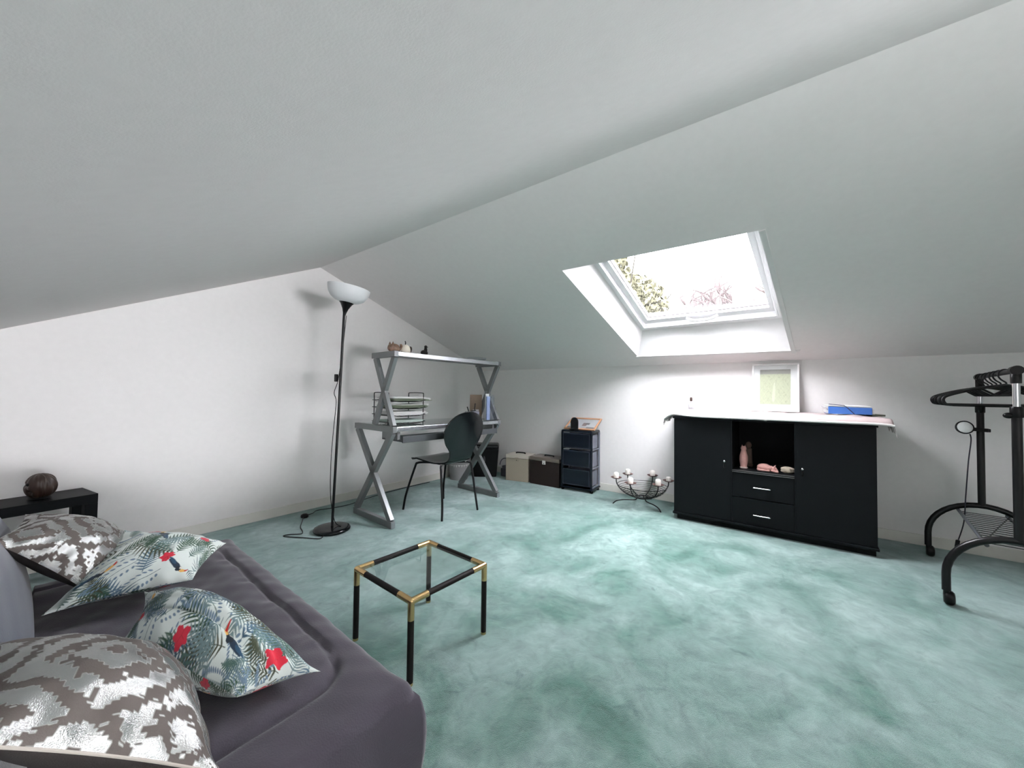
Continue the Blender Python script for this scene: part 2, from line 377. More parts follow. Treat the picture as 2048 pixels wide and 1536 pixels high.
# skylight window
win = thing('window_1', 'white roof window in the sloping ceiling above the black sideboard', 'window', SL(3.0, .6, TR)); win['kind'] = 'structure'
def wframe(name, quad_t, o4, i4, t0, t1, m):
    b = MB(); A = [SL(x, y, t0)-win.location for x, y in o4]; B = [SL(x, y, t0)-win.location for x, y in i4]
    A2 = [SL(x, y, t1)-win.location for x, y in o4]; B2 = [SL(x, y, t1)-win.location for x, y in i4]
    for q in ring(A, B)+ring(A2, B2)+ring(A, A2)+ring(B, B2): b.add(q, [(0, 1, 2, 3)])
    return b.build(name, m, win, bevel=.002)
o4 = [(2.42, 1.19), (3.515, 1.155), (3.515, .066), (2.42, .145)]
c4 = [(2.46, 1.145), (3.455, 1.112), (3.455, .108), (2.46, .185)]
s4 = [(2.47, 1.140), (3.445, 1.106), (3.445, .114), (2.47, .190)]
g4 = [(2.54, 1.095), (3.385, 1.064), (3.385, .150), (2.54, .225)]
wframe('frame', 0, o4, c4, .19, .30, PVC)
sash = wframe('sash', 0, s4, g4, .215, .285, PVC)
wframe('inner_frame_step', 0, [(2.45, 1.16), (3.47, 1.125), (3.47, .095), (2.45, .17)], c4, .178, .19, PVC)
b = MB(); b.hexa([SL(x, y, .248)-win.location for x, y in g4]+[SL(x, y, .254)-win.location for x, y in g4]); b.build('pane', PANE, win)
gk = mat('dark_gasket', (.10, .085, .09), .6)
gi = [(2.546, 1.089), (3.379, 1.058), (3.379, .156), (2.546, .231)]
wframe('gasket', 0, g4, gi, .240, .247, gk)
hb = MB(); hp = [SL(3.40, .74, .205), SL(3.41, .69, .185), SL(3.41, .62, .180), SL(3.41, .55, .186), SL(3.40, .50, .205)]
hb.tube([p-win.location for p in smoothpts(hp, 4)], .011, 8); hb.build('handle', PVC, win, smooth=True)

# ------------------------------------------------------------------ outside: lawn and trees
struct(MB().box((K+.6, -8, -3.2), (13, 10, -3.0)).build('outdoor_ground', GRASS))
def leaves(P, size):
    n = len(P); D = rng.normal(size=(n, 3)); D /= np.linalg.norm(D, axis=1)[:, None]; E = np.cross(D, rng.normal(size=(n, 3))); E /= np.linalg.norm(E, axis=1)[:, None]
    s1 = size*(.6+.8*rng.rand(n))[:, None]; s2 = s1*.5
    V = np.stack([P-D*s1, P+E*s2, P+D*s1, P-E*s2], 1).reshape(-1, 3); return V, np.arange(4*n).reshape(n, 4)
def treelike(name, label, base, trunk, blobs, nleaf, lsize, lm, branches):
    t = thing(name, label, 'tree', base)
    MB().tube(smoothpts(trunk, 5), [.11-.08*i/(len(smoothpts(trunk, 5))-1) for i in range(len(smoothpts(trunk, 5)))], 8).build('trunk', BARK, t, smooth=True)
    bb = MB()
    for br in branches: bb.tube(smoothpts(br, 3), [.045*(1-.75*i/(3*(len(br)-1))) for i in range(3*(len(br)-1)+1)], 5)
    o = bb.build('branches', TWIG if lm is None else BARK, t, smooth=True); o['kind'] = 'stuff'
    if lm:
        P = []
        for c, r, k in blobs:
            d = rng.normal(size=(k, 3)); d /= np.linalg.norm(d, axis=1)[:, None]
            P.append(np.array(c)+d*np.array(r)*(rng.rand(k, 1)**.4))
        V, Fc = leaves(np.concatenate(P), lsize)
        me = bpy.data.meshes.new('foliage'); me.from_pydata(V.tolist(), [], Fc.tolist()); me.materials.append(lm)
        q = bpy.data.objects.new('foliage', me); COL.objects.link(q); q.parent = t; q['kind'] = 'stuff'
    return t
brs = [[(0, 0, 4.6), (.5*math.cos(a), .5*math.sin(a), 5.2+.2*(i % 3)), (1.1*math.cos(a), 1.1*math.sin(a), 5.7+.3*(i % 4))] for i, a in enumerate(np.linspace(0, 6, 12))]
treelike('leafy_tree', 'yellow-green leafy tree outside, seen through the left of the skylight', (7.95, 3.10, -2.85),
         [(0, 0, 0), (.05, 0, 2.5), (0, .05, 4.6), (0, 0, 5.9)],
         [((0, -.05, 5.75), (1.0, 1.0, .75), 6500), ((-.1, .30, 6.55), (.6, .6, .65), 2600), ((.1, -.15, 5.3), (1.05, 1.05, .5), 5500), ((0, .5, 5.9), (.6, .7, .75), 2800)], 0, .060, LEAF, brs)
tw = []
for i in range(46):
    a = rng.rand()*6.28; r = .2+rng.rand()*1.1; h_ = 5.7+rng.rand()*1.5
    p0 = (.15*math.cos(a), .15*math.sin(a), 2.0); p1 = (r*.5*math.cos(a), r*.5*math.sin(a), 2+(h_-2)*.55); p2 = (r*math.cos(a)+.1*rng.randn(), r*math.sin(a)+.1*rng.randn(), h_)
    tw.append([p0, p1, p2])
    for k in range(3):
        f = .6+.3*rng.rand(); q0 = Vector(p1).lerp(Vector(p2), f); tw.append([q0, q0+Vector((rng.randn()*.12, rng.randn()*.12, .18)), q0+Vector((rng.randn()*.2, rng.randn()*.2, .36))])
treelike('bare_shrub', 'bare reddish twiggy shrub outside, seen low in the middle of the skylight', (11.3, 1.50, -3.0), [(0, 0, 0), (0, 0, 1.2), (0, .05, 2.2)], [], 0, 0, None, tw)

# ------------------------------------------------------------------ sofa
sofa = thing('sofa_bed', 'low grey-purple suede sofa bed with quilted seat and backrest along the left edge', 'sofa', (0, 0, 0), math.radians(-1.9))
X0, X1, Y0, Y1, ZT = .00, .560, .725, 2.10, .355
def dense(a, b, n, e=.09, k=14):
    s_ = np.linspace(0, 1, k)**2*e
    return np.concatenate([a+s_, np.linspace(a+e, b-e, n)[1:-1], (b-s_)[::-1]])
xs, ys = dense(X0, X1, 60), dense(Y0, Y1, 110)
XX, YY = np.meshgrid(xs, ys, indexing='ij')
rc = .035
def inset(x, y):
    dx = X1-x; dy0 = y-Y0; dy1 = Y1-y
    d = np.minimum(np.minimum(dx, dy0), dy1)
    for dd in (dy0, dy1):
        c = (dx < rc) & (dd < rc); d = np.where(c, rc-np.hypot(rc-dx, rc-dd), d)
    return d
def wob(x, y, s, sd=0):
    return sum(np.sin(x*s*a+b+sd)*np.sin(y*s*c+d+sd*2) for a, b, c, d in ((1, .3, .8, 1.1), (1.7, 2.0, 1.4, .2), (2.9, .5, 3.1, 2.2)))/3
d = inset(XX, YY)
r_ = .032; dd = np.clip(d, 0, r_)
Z = ZT-r_+np.sqrt(np.maximum(r_**2-(r_-dd)**2, 0))
dxs = X1-XX; dys = np.minimum((YY-Y0)*.55, (Y1-YY)*.8)
sm = -np.log(np.exp(-dxs*28)+np.exp(-dys*28))/28                                     # rounded inset line of the quilting seam
sd = sm-.075
Z += -.012*np.exp(-(sd/.006)**2)+.006*np.exp(-((sd+.03)/.03)**2)+.014*np.exp(-((sd-.05)/.05)**2)
Z += .004*wob(XX, YY, 22)+.006*wob(XX, YY, 9, 1)
fold = np.exp(-((sd-.02)/.035)**2)
Z += .0010*fold*np.sin(YY*60+8*wob(XX, YY, 8))
Z += -.012*np.exp(-((YY-Y0-.33)/.16)**2-((XX-.2)/.16)**2)
# pinched corners push outwards a little, then skirts
P = np.stack([XX, YY, Z], -1)
cpts = np.array([X1, Y0]); cdist = np.hypot(XX-X1, YY-Y0); pull = np.exp(-(cdist/.05)**2)[..., None]
P[..., :2] += pull[..., 0:1]*np.array([.006, -.006]); P[..., 2] += .002*pull[..., 0]
cpts = np.hypot(XX-X1, YY-Y1); pull = np.exp(-(cpts/.05)**2)[..., None]; P[..., :2] += pull*np.array([.01, .012])
border = np.concatenate([P[:, 0], P[-1, 1:], P[-2::-1, -1], P[0, -2:0:-1]])
zs = [0, -.02, -.05, -.09, -.14, -.19, -.235, -.25]; bul = [0, .006, .012, .014, .012, .006, -.006, -.03]
cen = np.array([(X0+X1)/2, (Y0+Y1)/2]); rows = []
nrm = np.zeros_like(border[:, :2])
nb = len(border)
for i in range(nb):
    t_ = border[(i+1) % nb, :2]-border[i-1, :2]; l = np.hypot(*t_)+1e-9; nrm[i] = np.array([t_[1], -t_[0]])/l
for z_, bu in zip(zs, bul):
    q = border.copy(); q[:, :2] += nrm*bu*(1+.35*np.sin(np.arange(nb)*.16))[:, None]; q[:, 2] = border[:, 2]+z_*(border[:, 2]-.10)/.25
    rows.append(q)
mb = MB(); a, b_ = P.shape[:2]; I = np.arange(a*b_).reshape(a, b_)
Q = np.stack([I[:-1, :-1], I[1:, :-1], I[1:, 1:], I[:-1, 1:]], -1).reshape(-1, 4)
mb.add(P.reshape(-1, 3).tolist(), Q.tolist())
R2 = np.concatenate([np.stack(rows), np.stack(rows)[:, :1]], 1); a, b_ = R2.shape[:2]; I = np.arange(a*b_).reshape(a, b_)
Q = np.stack([I[:-1, :-1], I[1:, :-1], I[1:, 1:], I[:-1, 1:]], -1).reshape(-1, 4); mb.add(R2.reshape(-1, 3).tolist(), Q.tolist())
mb.add([tuple(p) for p in rows[-1]], [tuple(range(nb))])
mo = mb.build('seat_cushion', SOFA, sofa); mo.data.polygons.foreach_set('use_smooth', [True]*len(mo.data.polygons))
# backrest: padded slab leaning back
u = np.linspace(0, 1, 60); v = np.linspace(0, 1, 24); UU, VV = np.meshgrid(u, v, indexing='ij')
def backpt(UU, VV, side):
    puff = (np.clip(np.sin(PI*UU), 0, 1)**.25)*(np.clip(np.sin(PI*VV), 0, 1)**.35)
    x = .030-.085*VV+side*.055*puff-.055; y = Y0+.015+(Y1-Y0-.03)*UU; z = .33+.33*VV
    return np.stack([x-(0 if side > 0 else 0), y, z+.012*wob(x*0+UU*3, VV*2, 4)*VV], -1)
A = backpt(UU, VV, 1); B = backpt(UU, VV, -1)
bk = grid_obj('backrest', np.concatenate([A, B[:, ::-1], A[:, :1]], 1), SOFABACK, sofa)
MB().box((X0-.1, Y0+.04, .075), (X1-.03, Y1-.04, .105)).build('base_frame', BLACKMET, sofa, bevel=.004)
for x in (X0-.06, X1-.08):
    for y in (Y0+.09, Y1-.09): MB().lathe([(.018, 0), (.02, .005), (.022, .076)], 14, (x, y, 0)).build('leg', BLACKMET, sofa, smooth=True)

# ------------------------------------------------------------------ cushions
def cushion(name, label, corners, thick, m, back, n=90, attr=None, group=None, inward=.05, crease=None, sd=0):
    C4 = [np.array(c, float) for c in corners]; ctr = sum(C4)/4
    t = thing(name, label, 'cushion', tuple(ctr), 0, group)
    n, m_y = n if isinstance(n, tuple) else (n, n)
    qa, qb = ((1-np.cos(np.linspace(0, 1, k)*PI))/2*.6+np.linspace(0, 1, k)*.4 for k in (n, m_y))
    a, b = np.meshgrid(qa, qb, indexing='ij')
    a2 = a+(.5-a)*inward*4*b*(1-b)*2; b2 = b+(.5-b)*inward*4*a*(1-a)*2
    Pm = ((1-a2)*(1-b2))[..., None]*C4[0]+(a2*(1-b2))[..., None]*C4[1]+(a2*b2)[..., None]*C4[2]+((1-a2)*b2)[..., None]*C4[3]-ctr
    nv = np.cross(C4[2]-C4[0], C4[3]-C4[1]); nv /= np.linalg.norm(nv)
    if nv[2] < 0: nv = -nv
    prof = (4*a*(1-a))**.62*(4*b*(1-b))**.62
    edge = np.exp(-np.minimum(np.minimum(a, 1-a), np.minimum(b, 1-b))/.14)
    wr = .010*edge*(np.sin(a*34+sd)*np.exp(-np.minimum(b, 1-b)/.1)+np.sin(b*31+sd*2)*np.exp(-np.minimum(a, 1-a)/.1))*np.clip(prof*3, 0, 1)
    wr += .007*wob(a*3, b*3, 3.0, sd)*prof
    if crease is not None: wr += crease(a, b)*prof
    top = Pm+nv*((thick*.6*prof+wr)[..., None]); bot = Pm-nv*((thick*.4*prof)[..., None])
    grid_obj('cover', top, m, t, attr=attr)
    grid_obj('back_cover', bot, back, t, attr=attr[::-1] if attr is not None else None)
    per = np.concatenate([Pm[:, 0], Pm[-1, 1:], Pm[-2::-1, -1], Pm[0, -2:0:-1]])[::3]
    return t, per
# printed patterns painted as colour attributes (flat print on the cover)
def stroke(A, p, q, w0, w1, col):
    n = A.shape[0]; n_y = A.shape[1]; p, q = np.array(p)*n, np.array(q)*n; w0 *= n; w1 *= n; m_ = max(w0, w1)+1
    x0, x1 = int(max(0, min(p[0], q[0])-m_)), int(min(n, max(p[0], q[0])+m_+1)); y0, y1 = int(max(0, min(p[1], q[1])-m_)), int(min(n_y, max(p[1], q[1])+m_+1))
    if x1 <= x0 or y1 <= y0: return
    X, Y = np.meshgrid(np.arange(x0, x1), np.arange(y0, y1), indexing='ij'); dv = q-p; L2 = (dv**2).sum()+1e-9
    t = np.clip(((X-p[0])*dv[0]+(Y-p[1])*dv[1])/L2, 0, 1); D = np.hypot(X-p[0]-t*dv[0], Y-p[1]-t*dv[1])
    w = (w0+(w1-w0)*t)*np.sqrt(np.clip(4*t*(1-t)+.25, 0, 1)); k = np.clip(w-D+.5, 0, 1)[..., None]
    A[x0:x1, y0:y1] = A[x0:x1, y0:y1]*(1-k)+np.array(col)*k
def tropical(n, m, seed, k0=1.0):
    rs = np.random.RandomState(seed); A = np.ones((n, m, 3))*np.array([.74, .80, .765]); Y_ = m/n
    greens = [(.025, .075, .04), (.04, .10, .06), (.07, .14, .12), (.035, .09, .14), (.10, .18, .25), (.16, .24, .25), (.05, .06, .03)]
    spots = [(x+rs.rand()*.10-.05, y+rs.rand()*.10-.05) for x in np.linspace(.02, .98, 7) for y in np.linspace(.02*Y_, .98*Y_, int(7*Y_))]; rs.shuffle(spots)
    for k, (x, y) in enumerate(spots):
        a = rs.rand()*6.28; Ln = (.19+.13*rs.rand())*k0; c = greens[rs.randint(len(greens))]; bend = rs.randn()*.7; prev = np.array([x, y]); m_ = 12; kind = k % 5
        for i in range(m_):
            f = i/(m_-1); an = a+bend*f; cur = prev+np.array([math.cos(an), math.sin(an)])*Ln/m_*1.3; stroke(A, prev, cur, .0034*k0, .0024*k0, c)
            ll = Ln*.44*math.sin(PI*min(1, .18+f*.85))
            for sgn in (-1, 1):
                la = an+sgn*(1.0-.35*f); e_ = np.array([math.cos(la), math.sin(la)]); tip = cur+e_*ll
                if kind == 4: stroke(A, cur+e_*ll*.55, cur+e_*(ll*.55+.026*k0), .009*k0, .006*k0, (.16, .24, .33))
                else: stroke(A, cur, tip, .0088*k0, .002*k0, c)
            prev = cur
    return A
def flower(A, x, y, s, rs):
    for i in range(6):
        a = i*1.05+rs.rand(); stroke(A, (x, y), (x+math.cos(a)*s, y+math.sin(a)*s), s*.42, s*.5, (.62, .018, .045))
    for i in range(3): stroke(A, (x, y), (x+rs.randn()*s*.5, y+rs.randn()*s*.5), .003, .002, (.38, .008, .02))
def bird(A, x, y, a, s, fl=1):
    def T(p, q): return (x+s*(p*math.cos(a)-q*fl*math.sin(a)), y+s*(p*math.sin(a)+q*fl*math.cos(a)))
    stroke(A, T(-1.6, -.2), T(.1, .1), s*.18, s*.42, (.012, .03, .06)); stroke(A, T(-1.9, -.5), T(-.7, -.1), s*.08, s*.25, (.02, .07, .13))
    stroke(A, T(0, .15), T(.45, .3), s*.42, s*.36, (.01, .018, .03)); stroke(A, T(.3, -.05), T(.5, .05), s*.2, s*.16, (.75, .74, .68))
    stroke(A, T(.62, .34), T(1.35, .02), s*.27, s*.15, (.80, .46, .12)); stroke(A, T(1.2, .12), T(1.45, -.32), s*.14, s*.06, (.55, .02, .02))
N = 300
p1 = tropical(N, N, 3); rs1 = np.random.RandomState(5)
for x, y, s in ((.70, .78, .046), (.30, .62, .042), (.84, .34, .048), (.93, .72, .040)): flower(p1, x, y, s, rs1)
for x, y, a_, f in ((.26, .22, .9, 1), (.66, .45, -.2, -1), (.2, .75, 2, 1)): bird(p1, x, y, a_, .072, f)
p2 = tropical(190, 400, 11, 1.35)
for x, y, s in ((.80, .42, .095), (.12, .95, .075), (.55, 1.93, .095), (.30, .15, .06), (.95, 1.4, .06)): flower(p2, x, y, s, rs1)
for x, y, a_, f in ((.82, .85, 1.9, 1), (.30, 1.50, -1.2, -1), (.55, .12, .5, 1), (.80, 1.25, 1.7, 1)): bird(p2, x, y, a_, .12, f)
def ikat(n, seed, sx, sy, ox=.5, oy=.5):
    rs = np.random.RandomState(seed); x, y = np.meshgrid(np.linspace(0, 1, n), np.linspace(0, 1, n), indexing='ij')
    q = 56; cols = np.minimum((x*q).astype(int), q-1); jit = np.convolve(rs.randn(q+4), [.3, .4, .3], 'same')[:q]*.022
    xq = np.floor(x*q)/q; yj = y+jit[cols]
    dm = np.abs(((xq-ox)*sx) % 1-.5)*2+np.abs(((yj-oy)*sy) % 1-.5)*2
    M_ = ((dm*1.9) % 1 < .55).astype(float)
    M_ = np.where(wob(xq*1.0, yj*.7, 30, seed) > .50, 1-M_, M_)
    M_ = np.where((np.sin(xq*q*2.1)*np.sin(yj*38) > .93), 1-M_, M_)
    return M_[..., None]
g1 = 'tropical print cushions on the sofa'; g2 = 'silver ikat cushions on the sofa'
def cr(a, b): return -.022*np.exp(-((a-.30)/.05)**2)
cushion('throw_cushion', 'smaller silver and taupe ikat cushion at the far end of the sofa, against the backrest',
        [(.040, 1.97, .625), (.335, 2.01, .43), (.165, 1.655, .415), (-.02, 1.69, .625)], .15, SILVER, TAUPE, 160, ikat(160, 4, 1.6, 1.8), g2, sd=1)
cushion('throw_cushion', 'tropical print cushion lying against the far silver cushion, pointed corner at the seat edge',
        [(.066, 1.60, .425), (.255, 1.88, .535), (.552, 1.875, .40), (.365, 1.535, .425)], .13, TROPIC, TROPIC, N, p1, g1, sd=2)
cushion('throw_cushion', 'plump long tropical print cushion lying beside the large silver cushion',
        [(.166, 1.20, .470), (.236, 1.43, .475), (.442, .866, .392), (.296, .915, .402)], .19, TROPIC, TROPIC, (190, 400), p2, g1, sd=3, crease=cr)
t, per = cushion('throw_cushion', 'large silver and taupe ikat cushion with pale piping at the near end of the sofa',
        [(-.035, 1.12, .595), (.235, 1.04, .415), (.222, .748, .408), (-.035, .790, .615)], .150, SILVER, TAUPE, 160, ikat(160, 9, 1.5, 1.7, .4, .6), g2, sd=4)
MB().tube([tuple(p) for p in per], .0022, 6, closed=True).build('piping', PIPING, t, smooth=True)

# ------------------------------------------------------------------ black side table with the wooden carving
st = thing('side_table', 'small narrow black side table in the left corner behind the sofa', 'table', (.028, 3.165, 0), math.radians(9))
MB().box((-.275, -.125, .40), (.265, .125, .45)).build('tabletop', BLACKWOOD, st, bevel=.002)
for x in (-.275, .215):
    for y in (-.125, .075): MB().box((x, y, 0), (x+.05, y+.05, .40)).build('leg', BLACKWOOD, st, bevel=.002)
wc = thing('wood_carving', 'dark brown carved wooden ornament with a round eye hole on the black side table', 'ornament', (.108, 3.155, .4505), math.radians(-20))
th_, ph_ = np.meshgrid(np.linspace(0, PI, 56), np.linspace(0, 2*PI, 110), indexing='ij')
rr = 1+.10*np.sin(3*ph_)*np.sin(th_)**2+.04*np.sin(9*ph_+4*th_)*np.sin(th_)
mouth = np.exp(-((ph_-PI-.40)/.55)**2-((th_-1.75)/.12)**2); eye = np.exp(-(((ph_-PI-1.15)/.20)**2+((th_-1.20)/.16)**2))
groove = sum(np.exp(-((ph_-a)/.05)**2) for a in (4.95, 5.25, 5.55, 5.85, .3, .7))*np.sin(th_)
rr = rr*(1-.30*mouth-.40*eye-.07*groove)
grid_obj('body', np.stack([.056*rr*np.sin(th_)*np.cos(ph_), .052*rr*np.sin(th_)*np.sin(ph_), .066+np.maximum(-.062, -.066*rr*np.cos(th_))], -1)[::-1], DARKWOOD, wc)
MB().ball((-.026, -.038, .084), (.010, .012, .009)).build('eye_hole', BLACK, wc, smooth=True)
MB().lathe([(.035, 0), (.042, .004), (.036, .012), (.02, .016)], 20, (0, 0, 0)).build('foot', BLACKWOOD, wc, smooth=True)

# ------------------------------------------------------------------ floor lamp
lean = Vector((.6, -.8, 0))*.033
lp = thing('floor_lamp', 'black uplighter floor lamp with white bowl shade by the left wall', 'lamp', (1.458, 2.743, 0))
MB().lathe([(.118, 0), (.126, .006), (.127, .016), (.120, .026), (.10, .031), (.02, .036), (.0, .036)], 48).build('base', BLACKGLOSS, lp, smooth=True)
MB().tube([(0, 0, .03), lean*.8+Vector((0, 0, .8)), lean*1.6+Vector((0, 0, 1.63))], .0095, 12).build('pole', BLACKMET, lp, smooth=True)
ax = Vector((.6, -.8, 0)); tilt = Matrix.Rotation(math.radians(9), 4, ax.cross(Vector((0, 0, -1))))
tl = lean*1.6+Vector((0, 0, 1.60))
MB().lathe([(.010, 0), (.013, .02), (.022, .05), (.040, .085), (.053, .10), (.05, .103), (0, .10)], 32, tl, tilt).build('socket_cup', BLACK, lp, smooth=True)
sh = [(.0, .095), (.05, .098), (.085, .108), (.118, .130), (.138, .160), (.148, .195), (.150, .212), (.146, .212), (.133, .162), (.113, .134), (.08, .113), (.0, .10)]
MB().lathe(sh, 48, tl, tilt).build('shade', FROST, lp, smooth=True)
cp = [(.035, -.06, .034), (.012, -.012, .07), (-.013, .006, .25), (-.016, .008, .5), (-.004, .004, .75), (.006, -.006, .95), (-.008, .0, 1.02), (.012, -.016, 1.12), (.032, -.032, 1.35), (.045, -.05, 1.6)]
MB().tube(smoothpts(cp, 5), .0028, 6).build('pole_cord', BLACK, lp, smooth=True)
MB().box((-.012, -.010, -.028), (.012, .010, .028)).build('dimmer_switch', BLACK, lp, bevel=.004, loc=(.004, -.002, 1.13))
fc = [(-.10, -.07, .008), (-.14, -.10, .006), (-.20, .00, .006), (-.275, .135, .006), (-.235, .14, .006), (-.18, .09, .006), (-.15, .13, .006), (-.12, .23, .006), (-.05, .36, .006), (.01, .455, .012),
      (.09, .49, .006), (.155, .54, .006), (.29, .50, .006), (.42, .49, .006), (.62, .54, .006), (.80, .575, .006), (1.1, .60, .006), (1.45, .60, .006)]
MB().tube(smoothpts(fc, 5), .0032, 6).build('floor_cord', BLACK, lp, smooth=True)
MB().lathe([(.026, 0), (.03, .006), (.028, .02), (.016, .028), (0, .03)], 20, (.012, .458, 0)).build('foot_switch', BLACK, lp, smooth=True)

# ------------------------------------------------------------------ desk with X frames and upper shelf
DR = math.radians(-3.6)
dk = thing('computer_desk', 'grey metal desk with crossed legs, smoked glass top and raised shelf', 'desk', (2.36, 2.677, 0), DR)
DM = Matrix.Translation((2.36, 2.677, 0)) @ Matrix.Rotation(DR, 4, 'Z'); DI = DM.inverted()
def dl(x, y, z): return DI @ Vector((x, y, z))
def xframe(x, yf, yb, z0, z1, wd, th):
    """crossed flat bars in the plane of the desk's side"""
    b = MB()
    for (ya, yb_) in ((yf+wd*.55, yb-wd*.55), (yb-wd*.55, yf+wd*.55)):
        b.bar((x, ya, z0), (x, yb_, z1), th, wd, (0, 1, 0) if False else (0, 0, 1))
    ym, zm = (yf+yb)/2, (z0+z1)/2
    b.box((x-th/2, ym-wd*.62, zm-wd*1.0), (x+th/2, ym+wd*.62, zm+wd*1.0))
    return b
for sx in (-1, 1):
    x = sx*.585
    MB().box((x-.018, -.29, 0), (x+.018, .29, .050)).build('foot', GREYMETAL, dk, bevel=.003)
    xframe(x, -.29, .29, .048, .722, .050, .034).build('leg_cross', GREYMETAL, dk, bevel=.002)
    MB().box((x-.018, -.295, .720), (x+.018, .295, .765)).build('top_rail', GREYMETAL, dk, bevel=.002)
    xframe(x-sx*.004, -.29, .03, .765, 1.302, .044, .032).build('shelf_cross', GREYMETAL, dk, bevel=.002)
    MB().box((x-.018, -.295, 1.300), (x+.018, .04, 1.345)).build('shelf_rail', GREYMETAL, dk, bevel=.002)
    for (z0, z1, yy) in ((.002, .048, -.2925),):
        MB().box((x-.0155, yy-.003, z0), (x+.0155, yy+.002, z1)).build('end_cap', SILVEREDGE, dk)
MB().box((-.567, -.285, .752), (.567, .285, .762)).build('glass_top', DESKGLASS, dk, bevel=.001)
MB().box((-.567, -.292, .728), (.567, -.270, .760)).build('front_rail', SILVEREDGE, dk, bevel=.002)
MB().box((-.567, .268, .728), (.567, .290, .752)).build('rear_rail', GREYMETAL, dk, bevel=.002)
MB().box((-.567, -.292, 1.306), (.567, -.275, 1.340)).build('shelf_edge', SILVEREDGE, dk, bevel=.002)
MB().box((-.567, -.272, 1.325), (.567, .036, 1.340)).build('shelf_board', GREYMETAL, dk, bevel=.001)
MB().box((-.53, -.31, .645), (.53, -.02, .663)).box((-.53, -.318, .640), (.53, -.305, .690)).build('keyboard_tray', DARKTRAY, dk, bevel=.002)
for x in (-.53, .53): MB().box((x-.012, -.26, .66), (x+.012, -.04, .722)).build('tray_runner', GREYMETAL, dk, bevel=.001)

# letter trays with papers
lt = thing('letter_tray_rack', 'stack of black wire letter trays full of papers on the left of the desk', 'tray rack', DM @ Vector((-.345, .03, .7625)), DR)
TW, TD = .34, .28
for x in (-TW/2, TW/2):
    for y in (-TD/2+.03, TD/2-.03): MB().tube([(x, y, .0), (x, y, .235)], .004, 8).build('post', BLACKMET, lt, smooth=True)
    MB().tube(smoothpts([(x, -TD/2+.03, .22), (x, -TD/2+.03, .25), (x, -TD/2+.05, .262), (x, TD/2-.05, .262), (x, TD/2-.03, .25), (x, TD/2-.03, .22)], 5), .0042, 8).build('top_handle', BLACKMET, lt, smooth=True)
tz = [.008, .068, .128, .188]
def traymesh(z):
    b = MB(); x0, x1, y0_, y1_ = -TW/2, TW/2, -TD/2, TD/2
    b.tube(smoothpts([(x0, y0_, z+.012), (x0, y1_, z+.012), (x1, y1_, z+.012), (x1, y0_, z+.012)], 1)+[], .003, 6)
    b.tube(smoothpts([(x0, y0_, z+.012), (x0+.05, y0_-.005, z+.004), (x0+.09, y0_-.01, z), (x1-.09, y0_-.01, z), (x1-.05, y0_-.005, z+.004), (x1, y0_, z+.012)], 4), .003, 6)
    for k in range(7): xx = x0+.03+k*(TW-.06)/6; b.tube([(xx, y0_-.005 if .06 < k/6 < .94 else y0_+.01, z+.001), (xx, y1_, z+.001), (xx, y1_, z+.012)], .0018, 5)
    return b
for z in tz: traymesh(z).build('wire_tray', BLACKMET, lt, smooth=True)
labs = [('pale green folders on the lowest wire tray of the letter rack', PALEGREEN, .020, .32), ('loose white papers on the second wire tray from the bottom', PAPER, .032, .35),
        ('grey-green magazines on the third wire tray from the bottom', GREENPAPER, .032, .36), ('curling white papers over a green magazine on the top wire tray', PAPER, .036, .40)]
for (lab, m, h_, wd), z in zip(labs, tz):
    t = thing('paper_stack', lab, 'papers', DM @ Vector((-.345, .03, .7625+z+.003)), DR, 'papers in the letter trays')
    k = 5
    for i in range(k):
        zz = h_*i/k; x, y = np.meshgrid(np.linspace(-.14+.008*rng.randn(), wd-.15+.01*rng.randn(), 14), np.linspace(-.115, .105, 5), indexing='ij')
        droop = -np.clip(x-.10, 0, 1)**2*.6*(1 if m is PAPER else .2)
        mm_ = m if not (m is PAPER and z == tz[3] and i < 3) and not (m is GREENPAPER and i == k-1) else (GREENPAPER if m is PAPER else PAPER)
        grid_obj('sheet', np.stack([x, y+.004*rng.randn(), zz+.002+np.maximum(droop, -zz-.0)+.002*np.sin(x*20+i)*i/k], -1), mm_, t, solid=h_/k*.8, off=1)

# right side of the desk
t = thing('memo_block', 'brown memo block standing at the right end of the desk', 'notepad', DM @ Vector((.505, -.04, .763)), DR-.75)
MB().box((-.058, -.03, 0), (.058, .012, .20)).box((-.061, .012, 0), (.061, .016, .25)).build('pages', NOTEPAD, t, bevel=.002)
MB().box((-.03, -.034, .05), (.03, -.0305, .10)).build('white_label', PAPER, t)
t = thing('document_holder', 'clear acrylic document holder with pale blue sheets at the right end of the desk', 'holder', DM @ Vector((.505, -.225, .763)), DR+.35)
h2 = MB(); h2.box((-.045, -.04, 0), (.045, -.037, .22)).box((-.045, .037, 0), (.045, .04, .29)).box((-.045, -.04, 0), (-.042, .04, .25)).box((.042, -.04, 0), (.045, .04, .25)).box((-.045, -.04, 0), (.045, .04, .003)).build('clear_box', ACRYL, t)
MB().box((-.038, .005, .004), (.038, .012, .235)).build('blue_sheets', BLUEPAPER, t); MB().box((-.038, .018, .004), (.038, .025, .26)).build('white_sheets', PAPER, t)
t = thing('pen_tray', 'small clear pen tray with black pens beside the memo block', 'pen holder', DM @ Vector((.33, -.17, .763)), DR)
MB().box((-.06, -.04, 0), (.06, .04, .09)).build('tray_body', SMOKE, t, bevel=.004)
for a in ((-.045, .0, .09, -.065, .0, .135), (-.03, -.01, .092, .03, -.02, .10), (.03, .0, .09, .05, .01, .165)):
    MB().tube([a[:3], a[3:]], .005, 8).build('pen', BLACK, t, smooth=True)
t = thing('cable_reel', 'small grey plastic gadget with a loop of cable between black bin and beige box', 'gadget', (3.76, 2.89, 0))
